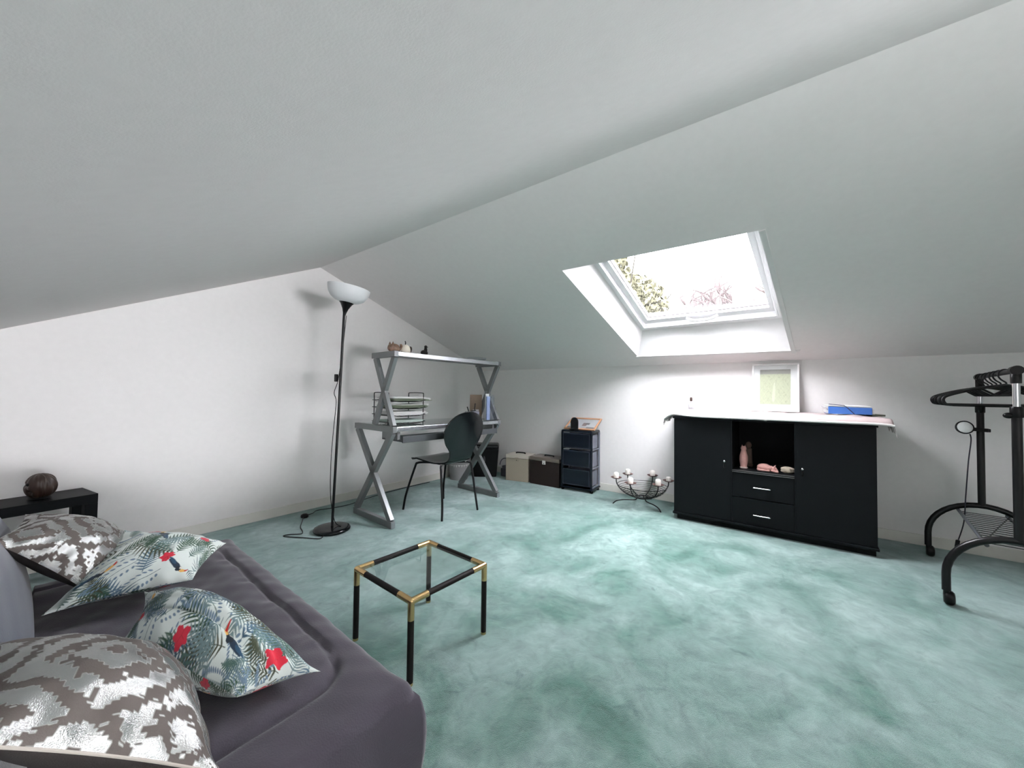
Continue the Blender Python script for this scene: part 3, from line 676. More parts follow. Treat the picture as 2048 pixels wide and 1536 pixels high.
MB().box((-.06, -.05, 0), (.06, .05, .10)).box((-.05, -.04, .10), (.05, .04, .13)).build('housing', mat('grey_plastic', (.10, .10, .12), .4), t, bevel=.01)
MB().tube(arc((-.02, .0, .13), .09, 0, PI, 14, (0, 1, 0), (0, 0, 1)), .006, 8).build('cable_loop', mat('grey_cable', (.16, .16, .19), .4), t, smooth=True)

# small figures on the upper shelf
ZS = 1.3455
def on_shelf(x, y): return DM @ Vector((x, y, ZS))
t = thing('cat_figurine', 'striped brown lying cat figurine on the left end of the desk shelf', 'figurine', on_shelf(-.525, -.15), DR+.2)
b = MB(); b.ball((.015, 0, .036), (.052, .034, .036)).ball((-.035, -.012, .034), (.028, .026, .030)).ball((-.062, -.02, .028), (.012, .014, .012))
b.build('body', TABBY, t, smooth=True)
for y in (-.028, .006): MB().lathe([(.010, 0), (.007, .012), (.0, .028)], 8, (-.03, y, .058)).build('ear', TABBY, t, smooth=True)
MB().tube(smoothpts([(.06, .01, .02), (.075, -.01, .05), (.06, -.02, .07)], 4), [.012]*4+[.010]*4+[.006], 8).build('tail', TABBY, t, smooth=True)
t = thing('cream_figurine', 'cream rounded half-moon ornament with a dark stem on the desk shelf', 'figurine', on_shelf(-.41, -.15), DR)
b = MB(); pr = [(.0, 0), (.03, 0), (.042, .012), (.042, .035), (.034, .058), (.016, .072), (0, .075)]
b.lathe(pr, 24, (0, 0, 0), Matrix.Diagonal((1, .7, 1, 1))); b.build('body', CREAM, t, smooth=True)
MB().tube(smoothpts([(-.004, 0, .073), (-.002, 0, .09), (-.004, .004, .103)], 3), .004, 6).build('stem', BLACKMET, t, smooth=True)
MB().tube(smoothpts([(.03, 0, .05), (.046, .0, .055), (.052, 0, .038), (.046, 0, .01)], 4), [.010, .011, .011, .01, .01, .01, .009, .008, .008, .007, .006, .005, .005], 8).build('side_ornament', DARKWOOD, t, smooth=True)
t = thing('bird_figurine', 'small dark seated bird figurine in the middle of the desk shelf', 'figurine', on_shelf(-.225, -.15), DR)
b = MB(); b.ball((.0, 0, .024), (.036, .02, .024)).ball((.014, 0, .048), (.015, .014, .030)).ball((.015, 0, .076), (.014, .013, .014)); b.build('body', BLACKMATT, t, smooth=True)
MB().lathe([(.006, 0), (.0, .016)], 8, (.026, 0, .076), Matrix.Rotation(PI/2, 4, 'Y')).build('beak', BLACKMATT, t)
MB().lathe([(.022, 0), (.022, .004), (0, .004)], 16).build('stand', BLACKMATT, t)
t = thing('clear_dish', 'shallow clear glass dish at the right end of the desk shelf', 'dish', on_shelf(.40, -.14), DR)
MB().lathe([(.0, .003), (.07, .003), (.10, .012), (.105, .030), (.102, .030), (.095, .014), (.068, 0.006), (0, .006)], 30).build('bowl', ACRYL, t, smooth=True)
MB().box((-.09, -.05, .007), (.09, .06, .014)).build('white_card', PAPER, t)

# ------------------------------------------------------------------ chair
ch = thing('desk_chair', 'glossy black moulded shell chair with thin black legs in front of the desk', 'chair', (2.315, 2.48, 0), math.radians(-2))
prof = [(.245, .432), (.225, .446), (.16, .450), (.05, .440), (-.06, .430), (-.135, .431), (-.185, .447), (-.215, .485), (-.232, .54), (-.25, .62), (-.272, .72), (-.295, .81), (-.312, .872)]
wid = [.155, .178, .193, .195, .185, .150, .132, .128, .140, .195, .222, .170, .02]
pp = smoothpts([(0, y, z) for y, z in prof], 6); m_ = len(pp); wi = np.interp(np.linspace(0, 1, m_), np.linspace(0, 1, len(wid)), wid)
ws = np.array(wid); tt = np.linspace(0, len(wid)-1, m_)
def cub(t): 
    i = int(min(t, len(ws)-2)); f = t-i; a0, a1, a2, a3 = ws[max(i-1, 0)], ws[i], ws[i+1], ws[min(i+2, len(ws)-1)]
    return .5*(2*a1+(a2-a0)*f+(2*a0-5*a1+4*a2-a3)*f*f+(3*a1-a0-3*a2+a3)*f**3)
top0 = m_-13
W = np.array([cub(t) for t in tt])
zz = np.array([p.z for p in pp]); yy = np.array([p.y for p in pp])
bi = zz > .52; 
W = np.where((zz > .70) & (yy < -.2), .222*np.sqrt(np.clip(1-((zz-.70)/.174)**2, .0008, 1)), W)
uu = np.linspace(-1, 1, 25)
Psh = np.zeros((m_, 25, 3))
for i in range(m_):
    back = np.clip((zz[i]-.5)/.1, 0, 1)*(yy[i] < -.18)
    curve = uu**2*W[i]/.2
    Psh[i, :, 0] = uu*W[i]; Psh[i, :, 1] = yy[i]+back*curve*.014; Psh[i, :, 2] = zz[i]+(1-back)*curve*.012*(1 if yy[i] < .15 else .3)
grid_obj('seat_shell', Psh[:, ::-1], BLACKGLOSS, ch, solid=.011, off=0, sub=1)
RL = {'fl': (-.225, .265), 'fr': (.232, .262), 'rl': (-.205, -.225), 'rr': (.195, -.232)}
for k_, (x, y) in RL.items():
    sx = 1 if x > 0 else -1; sy = 1 if y > 0 else -1
    pts = [(x, y, 0), (x*.93, y*.93, .14), (sx*.175, sy*.170, .385), (sx*.165, sy*.155, .412), (sx*.13, sy*.12, .418), (sx*.03, sy*.03, .412)]
    MB().tube(smoothpts(pts, 5), .0095, 10).build('leg', BLACKMET, ch, smooth=True)
MB().lathe([(.07, .405), (.075, .415), (.06, .424)], 20).build('seat_plate', BLACKMET, ch, smooth=True)
for x in (-.14, .14): MB().lathe([(.010, .418), (.010, .432)], 10, (x, -.13, 0)).build('rubber_buffer', mat('clear_buffer', (.5, .5, .48), .4), ch, smooth=True)

# ------------------------------------------------------------------ glass side table
ct = thing('glass_coffee_table', 'low square glass table with black and brass tube frame on the carpet', 'table', (1.067, 1.267, 0), math.radians(-2.5))
hw, ht, r_t = .187, .302, .0115
cs_ = [(-hw, hw), (-hw, -hw), (hw, -hw), (hw, hw)]
for x, y in cs_:
    lg = MB().tube([(x, y, .010), (x, y, .228)], r_t, 14).build('leg', BLACKMATT, ct, smooth=True)
    MB().tube([(x, y, 0), (x, y, .011)], r_t*.98, 14).build('foot_cap', BRASS, lg, smooth=True)
    b = MB(); zc = ht-r_t
    b.tube([(x, y, .226), (x, y, zc)], r_t*1.05, 14); b.tube([(x, y, zc), (x-math.copysign(.072, x), y, zc)], r_t*1.05, 14); b.tube([(x, y, zc), (x, y-math.copysign(.072, y), zc)], r_t*1.05, 14); b.ball((x, y, zc), r_t*1.05)
    b.build('corner_joint', BRASS, ct, smooth=True)
for (x, y, X, Y) in ((-hw, hw, hw, hw), (hw, hw, hw, -hw), (hw, -hw, -hw, -hw), (-hw, -hw, -hw, hw)):
    d0 = Vector((X-x, Y-y, 0)).normalized()*.070
    MB().tube([Vector((x, y, zc))+d0, Vector((X, Y, zc))-d0], r_t*.98, 14).build('rail', BLACKMATT, ct, smooth=True)
MB().box((-hw+.009, -hw+.009, zc-.001), (hw-.009, hw-.009, zc+.005)).build('glass_pane', TABLEGLASS, ct, bevel=.001)

# ------------------------------------------------------------------ things along the right wall
t = thing('shredder_bin', 'black lidded plastic bin in the corner behind the desk', 'bin', (3.60, 3.115, 0), math.radians(-53))
b = MB(); b.hexa([(-.15, -.10, 0), (.15, -.10, 0), (.15, .09, 0), (-.15, .09, 0), (-.175, -.11, .345), (.175, -.11, .345), (.175, .10, .345), (-.175, .10, .345)])
b.build('body', BLACK, t, bevel=.012)
MB().hexa([(-.18, -.115, .348), (.18, -.115, .348), (.18, .105, .348), (-.18, .105, .348), (-.17, -.105, .40), (.17, -.105, .40), (.17, .095, .40), (-.17, .095, .40)]).build('lid', BLACK, t, bevel=.014)
MB().tube([(-.165, -.118, .372), (.165, -.118, .372)], .006, 8).build('lid_slot', DARKTRAY, t)
MB().ball((0, -.104, .22), (.016, .006, .05)).build('front_mark', DARKTRAY, t, smooth=True)

t = thing('waste_basket', 'milky grey waste basket under the right end of the desk', 'bin', (3.27, 3.235, 0))
MB().lathe([(.0, .004), (.105, .004), (.125, .27), (.128, .27), (.108, 0), (0, 0)], 32).build('basket', CLEARGREY, t, smooth=True)
MB().lathe([(.104, .02), (.122, .18), (.11, .20), (.05, .19), (0, .185)], 24).build('liner', mat('white_bin_liner', (.55, .55, .54), .6, bump=.6, bscale=25), t, smooth=True)

def filebox(name, label, c, rz, w_, d_, h_, m, lidm, hm, latch):
    t = thing(name, label, 'box', c, rz)
    MB().box((-w_/2, 0, 0), (w_/2, d_, h_*.86)).build('body', m, t, bevel=.004)
    MB().box((-w_/2-.003, -.003, h_*.865), (w_/2+.003, d_+.002, h_)).build('lid', lidm, t, bevel=.006)
    MB().tube(smoothpts([(-.055, d_*.5, h_), (-.05, d_*.5, h_+.012), (.05, d_*.5, h_+.012), (.055, d_*.5, h_)], 4), .007, 8).build('handle', hm, t, smooth=True)
    l = MB().box((-.022, -.010, h_*.76), (.022, -.0045, h_*.90)).build('latch', latch, t, bevel=.003)
    MB().lathe([(.005, 0), (.005, .0015), (0, .0015)], 10, (0, -.0105, h_*.80), Matrix.Rotation(PI/2, 4, 'X')).build('keyhole', BLACK, l)
    return t
filebox('file_box', 'beige steel file box with black handle by the right wall', (3.60, 2.615, 0), math.radians(-78), .29, .22, .308, BEIGE, mat('pale_beige_lid', (.60, .55, .48), .5), BLACK, BEIGE)
filebox('file_box', 'dark brown file box with a white latch beside the drawer tower', (3.625, 2.255, 0), math.radians(-90), .385, .22, .312, BROWN, mat('taupe_lid', (.16, .13, .11), .35), BLACK, mat('white_latch', (.62, .62, .58), .4))

# drawer tower
tw_ = thing('drawer_tower', 'dark navy plastic tower of three drawers on castors by the right wall', 'drawers', (3.62, 1.855, 0), math.radians(-86.5))
HW, HD, HT = .185, .235, .645            # local x along the wall, local +y towards the wall
for x in (-HW+.02, HW-.02):
    for y in (.025, HD-.03): MB().lathe([(.012, 0), (.016, .006), (.016, .02), (.008, .028)], 12, (x, y, 0)).build('castor', BLACK, tw_, smooth=True)
MB().box((-HW, 0, .026), (HW, HD, .045)).build('base_panel', NAVY, tw_, bevel=.006)
MB().hexa([(-HW+.006, 0, HT-.022), (HW-.006, 0, HT-.022), (HW-.006, HD, HT-.022), (-HW+.006, HD, HT-.022), (-HW+.012, .004, HT), (HW-.012, .004, HT), (HW-.012, HD-.004, HT), (-HW+.012, HD-.004, HT)]).build('top_panel', NAVY, tw_, bevel=.006)
for x in (-HW+.008, HW-.028):
    MB().box((x, 0, .045), (x+.020, .022, HT-.022)).build('front_post', NAVY, tw_, bevel=.005)
    MB().box((x, HD-.02, .045), (x+.020, HD, HT-.022)).build('rear_post', SMOKE, tw_, bevel=.005)
    for z in (.045, .245, .438): MB().box((x+.005, .022, z), (x+.015, HD-.02, z+.016)).build('side_rail', SMOKE, tw_, bevel=.002)
for z, lab in ((.064, None), (.262, None), (.455, None)):
    hh = .162 if z > .4 else .172
    dr = thing('drawer', None, None); dr.parent = tw_
    b = MB().box((-HW+.030, -.006, z), (HW-.030, .008, z+hh)).build('drawer_front', NAVY, dr, bevel=.006)
    fr_ = MB(); x0, x1, z0, z1 = -HW+.034, HW-.034, z+.006, z+hh-.006
    for a, c in (((x0, -.009, z0), (x1, -.005, z0+.005)), ((x0, -.009, z1-.005), (x1, -.005, z1)), ((x0, -.009, z0), (x0+.005, -.005, z1)), ((x1-.005, -.009, z0), (x1, -.005, z1))): fr_.box(a, c)
    fr_.build('front_rim', mat('navy_rim', (.03, .037, .055), .3), dr)
    sb = MB()
    for x in (-HW+.031, HW-.034): sb.box((x, .008, z+.006), (x+.003, HD-.022, z+hh-.02))
    sb.box((-HW+.031, HD-.026, z+.006), (HW-.031, HD-.023, z+hh-.02)).box((-HW+.031, .008, z), (HW-.031, HD-.022, z+.005)); sb.build('tray', SMOKE, dr)
    MB().box((-.12, .03, z+.006), (.145, HD-.05, z+hh*(.42 if z < .1 else .6))).build('contents', mat('grey_contents', (.16, .155, .15), .8, noise=.6, nscale=22), dr, bevel=.01)

# photo frame leaning over the tower, black dome
pf = thing('photo_frame', 'light wood photo frame lying tilted against the wall on the drawer tower', 'frame', (3.660, 1.845, .6485), math.radians(-89))
pf.rotation_euler = (math.radians(28), 0, math.radians(-89))
fw, fl = .178, .232
MB().box((-fw, 0, 0), (fw, .018, .014)).build('frame_side', WOODFRAME, pf, bevel=.003); MB().box((-fw, fl-.018, 0), (fw, fl, .014)).build('frame_side', WOODFRAME, pf, bevel=.003)
for x in (-fw, fw-.018): MB().box((x, .018, 0), (x+.018, fl-.018, .014)).build('frame_side', WOODFRAME, pf, bevel=.003)
MB().box((-fw+.01, .01, 0), (fw-.01, fl-.01, .003)).build('backing', BROWN, pf)
n1 = 60; a_ = np.linspace(0, 1, n1); PX, PY = np.meshgrid(a_, a_, indexing='ij')
pc = np.ones((n1, n1, 3))*np.array([.62, .63, .66]); pc[PY < .22] = (.16, .15, .16); pc[(PY > .30) & (PY < .62) & (PX > .50) & (PX < .66)] = (.20, .12, .11); pc[(PY > .45) & (PY < .62) & (PX > .60) & (PX < .74)] = (.09, .07, .08); pc[(PY < .22) & (PX > .36) & (PX < .7)] = (.5, .5, .52)
grid_obj('photo', np.stack([-fw+.018+PX*(2*fw-.036), .018+PY*(fl-.036), PX*0+.0045], -1), PHOTO, pf, attr=pc)
MB().box((-fw+.016, .016, .008), (fw-.016, fl-.016, .010)).build('glass', PANE, pf)
t = thing('black_dome', 'glossy black arched mantel ornament standing in front of the photo frame', 'ornament', (3.634, 1.885, .6455), math.radians(-70))
poly = [(-.042, -.012, .012)]+[(.042*math.cos(a), -.012, .088+.05*math.sin(a)) for a in np.linspace(PI, 0, 14)]+[(.042, -.012, .012)]
MB().prism(poly, (0, .026, 0)).build('body', BLACKGLOSS, t, bevel=.010, seg=3)
MB().box((-.052, -.018, 0), (.048, .022, .014)).build('foot', BLACK, t, bevel=.004)

# candle holder
chd = thing('candle_holder', 'black wire bowl candle holder on three curved feet before the right wall', 'candle holder', (3.585, 1.150, 0))
def bowl_r(z): return .225*math.sqrt(max(0, 1-((.205-z)/.135)**2)) if z < .205 else .225
zr = [.078, .086, .095, .106, .118, .131, .145, .160, .182]
for z in zr: MB().tube([(bowl_r(z)*math.cos(a), bowl_r(z)*math.sin(a), z) for a in np.linspace(0, 2*PI, 49)[:-1]], .0022 if z < .18 else .003, 6, closed=True).build('ring', BLACKMET, chd, smooth=True)
MB().tube([(.062*math.cos(a), .062*math.sin(a), .072) for a in np.linspace(0, 2*PI, 33)[:-1]], .006, 8, closed=True).build('base_ring', BLACKMET, chd, smooth=True)
A0 = math.radians(-7); cands = []
for i in range(6):
    a = A0+i*PI/3; ca, sa = math.cos(a), math.sin(a)
    pts = [(r*ca, r*sa, z) for r, z in ((.03, .070), (.08, .076), (.14, .097), (.19, .132), (.222, .175), (.232, .205), (.233, .232))]
    MB().tube(smoothpts(pts, 4), .0048, 8).build('arm', BLACKMET, chd, smooth=True)
    MB().lathe([(.008, .231), (.032, .233), (.049, .242), (.051, .245), (.048, .245), (.030, .237), (0, .236)], 24, (.233*ca, .233*sa, 0)).build('drip_plate', RUST, chd, smooth=True)
    cands.append((3.585+.233*ca, 1.150+.233*sa, .2365))
for k, (fx, fy) in enumerate(((3.455, 1.38), (3.462, .944), (3.83, 1.139))):
    dx, dy = fx-3.585, fy-1.150; l = math.hypot(dx, dy); ux, uy = dx/l, dy/l
    pts = [(.045*ux, .045*uy, .072), (.046*ux, .046*uy, .058), (.07*ux, .07*uy, .045), (l*.62*ux, l*.62*uy, .042), (l*.86*ux, l*.86*uy, .030), (l*.97*ux, l*.97*uy, .010), (dx, dy, 0)]
    MB().tube(smoothpts(pts, 5), .0052, 8).build('foot', BLACKMET, chd, smooth=True)
order = sorted(range(6), key=lambda i: (cands[i][0]*.6-cands[i][1]*.8)/(cands[i][0]*.8+cands[i][1]*.6))
names = {}
lefts = ['leftmost', 'second from left', 'third from left', 'fourth from left', 'fifth from left', 'rightmost']
c0 = None
for rk, i in enumerate(order):
    if c0 is None:
        c0 = MB().lathe([(.0, 0), (.023, 0), (.0245, .012), (.0245, .040), (.019, .052), (.006, .056), (0, .056)], 20).build('candle', CANDLE, smooth=True); o = c0
    else: o = c0.copy(); COL.objects.link(o)
    o.location = cands[i]; o.scale = (1, 1, 1) if rk < 5 else (.9, .9, .75)
    tag(o, 'short ivory candle, %s of the six candles on the wire bowl holder' % lefts[rk], 'candle', 'candles on the wire bowl holder')

# ------------------------------------------------------------------ black sideboard
FX, BX = 3.372, 3.855
sbd = thing('sideboard', 'long black sideboard with two doors, open niche and two drawers under skylight', 'cabinet', (0, 0, 0))
YL, YR, ya, yb2 = .815, -.425, .397, -.005
def panel(name, a, b, par=sbd, m=BLACKWOOD, bev=.0015): return MB().box(a, b).build(name, m, par, bevel=bev)
panel('plinth', (FX+.030, YR+.005, 0), (BX, YL-.02, .045)); panel('bottom_panel', (FX-.012, YR-.006, .045), (BX, YL+.006, .062))
panel('top_panel', (FX-.012, YR-.006, .838), (BX, YL+.006, .860))
panel('side_panel', (FX+.020, YL-.018, .062), (BX, YL, .838)); panel('side_panel', (FX+.020, YR, .062), (BX, YR+.018, .838))
panel('divider', (FX+.002, ya-.008, .062), (BX, ya+.008, .838)); panel('divider', (FX+.002, yb2-.008, .062), (BX, yb2+.008, .838))
panel('back_panel', (BX-.008, YR+.018, .062), (BX, YL-.018, .838)); panel('niche_shelf', (FX-.004, yb2+.008, .448), (BX-.008, ya-.008, .464))
MB().box((FX-.006, yb2+.008, .4485), (FX-.0035, ya-.008, .452)).box((FX-.006, yb2+.008, .460), (FX-.0035, ya-.008, .463)).build('shelf_edge', mat('worn_grey_edge', (.16, .16, .16), .4), sbd)
for nm, y0_, y1_, ky in (('door', ya+.002, YL-.001, .440), ('door', YR+.001, yb2-.002, -.042)):
    dd_ = panel(nm, (FX, y0_, .065), (FX+.018, y1_, .836))
    kz = .522
    k = MB().lathe([(.004, 0), (.004, .012), (.008, .014), (.009, .02), (.006, .024), (0, .025)], 14, (FX, ky, kz), Matrix.Rotation(-PI/2, 4, 'Y')).build('knob', CHROME, dd_, smooth=True)
    MB().tube(smoothpts([(FX-.018, ky, kz-.006), (FX-.020, ky, kz-.03), (FX-.010, ky, kz-.052)], 4), [.004]*4+[.006]*4+[.003], 8).build('drop_pull', BLACK, dd_, smooth=True)
for z0, z1, hz_ in ((.262, .446, .347), (.065, .256, .143)):
    dw = panel('drawer', (FX, yb2+.0095, z0), (FX+.018, ya-.0095, z1))
    MB().tube(smoothpts([(FX+.002, .254, hz_), (FX-.020, .250, hz_), (FX-.023, .240, hz_), (FX-.023, .156, hz_), (FX-.020, .146, hz_), (FX+.002, .142, hz_)], 4), .0045, 8).build('handle', CHROME, dw, smooth=True)

# cloth runner lying over the sideboard top
cl_ = thing('table_runner', 'pale pink folded cloth runner with fringed ends spread over the black sideboard', 'cloth', (0, 0, 0))
ny, nx = 120, 26
ysr = np.linspace(.925, -.500, ny); tx = np.linspace(0, 1, nx)
Pc = np.zeros((ny, nx, 3))
for i, y in enumerate(ysr):
    el = np.clip((y-.55)/.375, 0, 1)**2; fr2 = np.clip((-.40-y)/.12, 0, 1)
    xf = 3.338+.16*el**1.3; xb = 3.862-.02*el
    for j, tq in enumerate(tx):
        x = xf+(xb-xf)*tq; edge = math.exp(-tq/.06)
        z = .903-.006*fr2-.034*edge*(1-.5*el)
        z += .0035*math.sin(y*23+tq*5)*(1-edge)+.003*math.sin(y*51+tq*11+1)*(1-edge)
        z += -.006*math.exp(-((y-.185-.05*(tq-.2))/.006)**2)*(tq < .5)
        if y > YL: q = (y-YL)/.11; z -= .062*q**1.6*(1-.35*tq)
        if y < YR-.05: q = (-y+YR-.05)/.05; z -= .022*q**2
        Pc[i, j] = (x, y, z)
grid_obj('cloth', Pc, PINKCLOTH, cl_, solid=.020, off=-1 if False else 1)
cl_.children[0].modifiers['solid'].offset = 1 if False else -1
edge_pts = [tuple(p+np.array([-.006, 0, -.006])) for p in Pc[:, 0]]
MB().tube(edge_pts, .0085, 8).build('front_hem', mat('white_hem', (.84, .80, .78), .85), cl_, smooth=True)
fm = MB()
for j in range(0, 34):
    f = j/33; p = np.array([np.interp(f, tx, Pc[0, :, k]) for k in range(3)])
    L_ = .030+.012*rng.rand(); fm.bar(p+np.array([0, .002, -.014]), p+np.array([.003*rng.randn(), .010+.004*rng.randn(), -.016-L_]), .006, .003)
o = fm.build('left_fringe', FRINGE, cl_); o['kind'] = 'stuff'
fm = MB()
for j in range(0, 30):
    f = j/29; p = np.array([np.interp(f, tx, Pc[-1, :, k]) for k in range(3)])
    L_ = .05+.03*rng.rand() if f < .5 else .04; fm.bar(p+np.array([0, 0, -.010]), p+np.array([.004*rng.randn(), -.014, -.012-L_]), .006, .003)
o = fm.build('right_fringe', FRINGE, cl_); o['kind'] = 'stuff'
CZ = .908
# picture frame leaning on the wall
pic = thing('picture_frame', 'white framed pale green etching leaning against the wall on the pink cloth', 'picture', (3.775, .130, CZ))
pic.rotation_euler = (math.radians(-9.5), 0, math.radians(-91))
PW, PH, bw = .162, .405, .014
# local: x along the wall (right), y towards the wall, z up
MB().box((-PW, 0, 0), (PW, .016, bw)).build('frame_side', TRIM, pic, bevel=.002); MB().box((-PW, 0, PH-bw), (PW, .016, PH)).build('frame_side', TRIM, pic, bevel=.002)
for x in (-PW, PW-bw): MB().box((x, 0, bw), (x+bw, .016, PH-bw)).build('frame_side', TRIM, pic, bevel=.002)
ow, o0, o1 = .105, .060, .355
mt = MB()
for a, b in (((-PW+.01, .006, .01), (-ow, .009, PH-.01)), ((ow, .006, .01), (PW-.01, .009, PH-.01)), ((-ow, .006, .01), (ow, .009, o0)), ((-ow, .006, o1), (ow, .009, PH-.01))): mt.box(a, b)
mt.build('mat_board', mat('white_mat_board', (.80, .80, .79), .8), pic)
n2 = 120; PX, PZ = np.meshgrid(np.linspace(0, 1, n2), np.linspace(0, 1, n2), indexing='ij')
et = np.ones((n2, n2, 3))*np.array([.50, .53, .37]); 
et *= (1+.10*wob(PX, PZ, 40, 2)+.08*wob(PX, PZ, 95, 5))[..., None]
rs2 = np.random.RandomState(21)
for k in range(90):
    a = rs2.rand()*6.28; x, y = .08+.84*rs2.rand(), .05+.9*rs2.rand()
    if abs(x-.47) < .10 and y < .6: continue
    stroke(et, (x, y), (x+.09*math.cos(a), y+.06*math.sin(a)), .006, .002, (.34, .36, .23))
stroke(et, (.40, .03), (.55, .72), .006, .006, (.36, .38, .27)); stroke(et, (.44, .10), (.48, .60), .055, .035, (.60, .62, .48)); et[:, int(n2*.87):] = (.33, .32, .29)
grid_obj('etching', np.stack([-ow+PX*2*ow, PX*0+.0095, o0+PZ*(o1-o0)], -1), PICTURE, pic, attr=et)
MB().box((-PW+.01, .003, .01), (PW-.01, .0045, PH-.01)).build('glass', PANE, pic)
MB().box((-PW+.006, .010, .006), (PW-.006, .014, PH-.006)).build('backing', BROWN, pic)
# bottle
t = thing('perfume_bottle', 'small clear square bottle with a dark stopper on the left of the cloth', 'bottle', (3.72, .752, CZ))
MB().lathe([(.0, .0), (.021, 0), (.023, .006), (.023, .042), (.018, .052), (.008, .056), (.007, .072)], 20).build('bottle_body', mat('grey_white_bottle_glass', (.50, .50, .52), .12, alpha=.8), t, smooth=True)
MB().lathe([(.009, .072), (.011, .076), (.011, .10), (.006, .108), (0, .108)], 16).build('stopper', DARKWOOD, t, smooth=True)
MB().box((-.0245, -.009, .016), (-.0225, .009, .034)).build('label_patch', PALEGREEN, t)
# blue folder
t = thing('blue_folder', 'bright blue card folder with elastic band, full of white papers, on the cloth', 'folder', (3.60, -.315, CZ+.003), math.radians(-86))
MB().box((-.118, 0, 0), (.118, .20, .003)).build('lower_cover', BLUE, t, bevel=.001)
MB().hexa([(-.118, -.003, 0), (.118, -.003, 0), (.118, 0, 0), (-.118, 0, 0), (-.118, -.003, .052), (.118, -.003, .047), (.118, 0, .047), (-.118, 0, .052)]).build('spine', BLUE, t, bevel=.001)
pp_ = MB()
for i in range(6): z = .004+i*.0085; dx = .006*rng.randn(); pp_.box((-.126+dx, .003, z), (.126+dx, .21, z+.006))
pp_.build('papers', PAPER, t)
MB().hexa([(-.118, 0, .056), (.118, 0, .053), (.116, .20, .060), (-.12, .20, .062), (-.118, 0, .059), (.118, 0, .056), (.116, .20, .063), (-.12, .20, .065)]).build('upper_sheet', PAPER, t, bevel=.001)
MB().tube([(.025, -.0055, .0), (-.015, -.0055, .048), (-.03, .0, .061), (-.09, .19, .067)], .0025, 6).build('elastic_band', NAVYELASTIC, t)
t = thing('dark_booklet', 'thin dark green booklet lying under the right edge of the blue folder', 'booklet', (3.61, -.452, CZ-.006), math.radians(-80))
MB().box((-.02, .0, 0), (.05, .20, .012)).build('cover', mat('dark_olive_cover', (.07, .075, .05), .4), t, bevel=.002)

# figures in the niche
NZ_ = .4650
t = thing('cat_statue', 'tall slim pinkish wooden cat statue in the sideboard niche', 'figurine', (3.475, .322, NZ_))
MB().lathe([(.0, 0), (.024, 0), (.026, .010), (.022, .014), (.024, .03), (.029, .065), (.028, .095), (.020, .130), (.016, .142), (.019, .150), (.019, .162), (.012, .172), (0, .175)], 20, (0, 0, 0), Matrix.Diagonal((.9, 1, 1, 1))).build('body', PINKWOOD, t, smooth=True)
for y in (-.010, .010): MB().lathe([(.007, 0), (.0, .020)], 6, (0, y, .166)).build('ear', PINKWOOD, t)
MB().lathe([(.0265, .004), (.0275, .008), (.0265, .012)], 20).build('base_band', mat('white_band', (.7, .6, .55), .5), t)
t = thing('dark_figure', 'dim brown wooden figure standing behind the pink cat statue in the niche', 'figurine', (3.60, .300, NZ_))
MB().box((-.022, -.030, 0), (.022, .030, .02)).hexa([(-.02, -.026, .02), (.02, -.026, .02), (.02, .026, .02), (-.02, .026, .02), (-.018, -.022, .145), (.018, -.022, .145), (.018, .022, .145), (-.018, .022, .145)]).build('body', OLIVEWOOD, t, bevel=.006)
MB().ball((0, 0, .170), (.020, .022, .028)).build('head', OLIVEWOOD, t, smooth=True)
t = thing('sleeping_cat', 'pinkish wooden sleeping cat figure curled on the niche shelf', 'figurine', (3.462, .170, NZ_), math.radians(-90))
b = MB(); b.ball((-.018, .0, .027), (.046, .030, .028)).ball((.018, -.004, .022), (.030, .026, .022)).ball((.044, -.010, .021), (.020, .019, .018)).ball((.060, -.015, .015), (.009, .009, .008))
b.build('body', PINKWOOD, t, smooth=True)
for y in (-.022, .004): MB().lathe([(.008, 0), (.0, .022)], 8, (.045, y, .034), Matrix.Rotation(.5, 4, 'Y')).build('ear', PINKWOOD, t)
MB().tube(smoothpts([(-.055, -.012, .014), (-.050, -.032, .010), (-.02, -.038, .009), (.018, -.034, .009)], 5), [.010]*6+[.009]*5+[.007]*5, 8).build('tail', PINKWOOD, t, smooth=True)
MB().tube(smoothpts([(.030, -.022, .012), (.050, -.034, .008), (.072, -.036, .006)], 5), .008, 8).build('paw', PINKWOOD, t, smooth=True)
t = thing('shell_ornament', 'cream starfish-like shell ornament right of the sleeping cat in the niche', 'ornament', (3.465, .046, NZ_), math.radians(-90))
th_, ph_ = np.meshgrid(np.linspace(0.02, PI-.02, 16), np.linspace(0, 2*PI, 41), indexing='ij'); sp_ = .66+.34*np.cos(5*ph_)**2*np.sign(1)
rr = .046*(.62+.38*np.abs(np.cos(2.5*ph_)))*(1+.08*np.sin(7*th_))
grid_obj('body', np.stack([rr*np.sin(th_)*np.cos(ph_), rr*.6*np.sin(th_)*np.sin(ph_), .024-.024*np.cos(th_)*(1+.2*np.cos(5*ph_)*np.sin(th_))], -1)[::-1], CREAMSHELL, t)

# ------------------------------------------------------------------ clothes rack
P1, P2 = Vector((2.81, -.826, 0)), Vector((3.60, -.917, 0)); dv = (P2-P1).normalized(); pv = Vector((-dv.y, dv.x, 0))      # pv points to the room's left (+y)
LR = (P2-P1).length
rk = thing('clothes_rack', 'black and chrome clothes rack on castors with bottom shelf at the right edge', 'rack', P1, math.atan2(dv.y, dv.x))
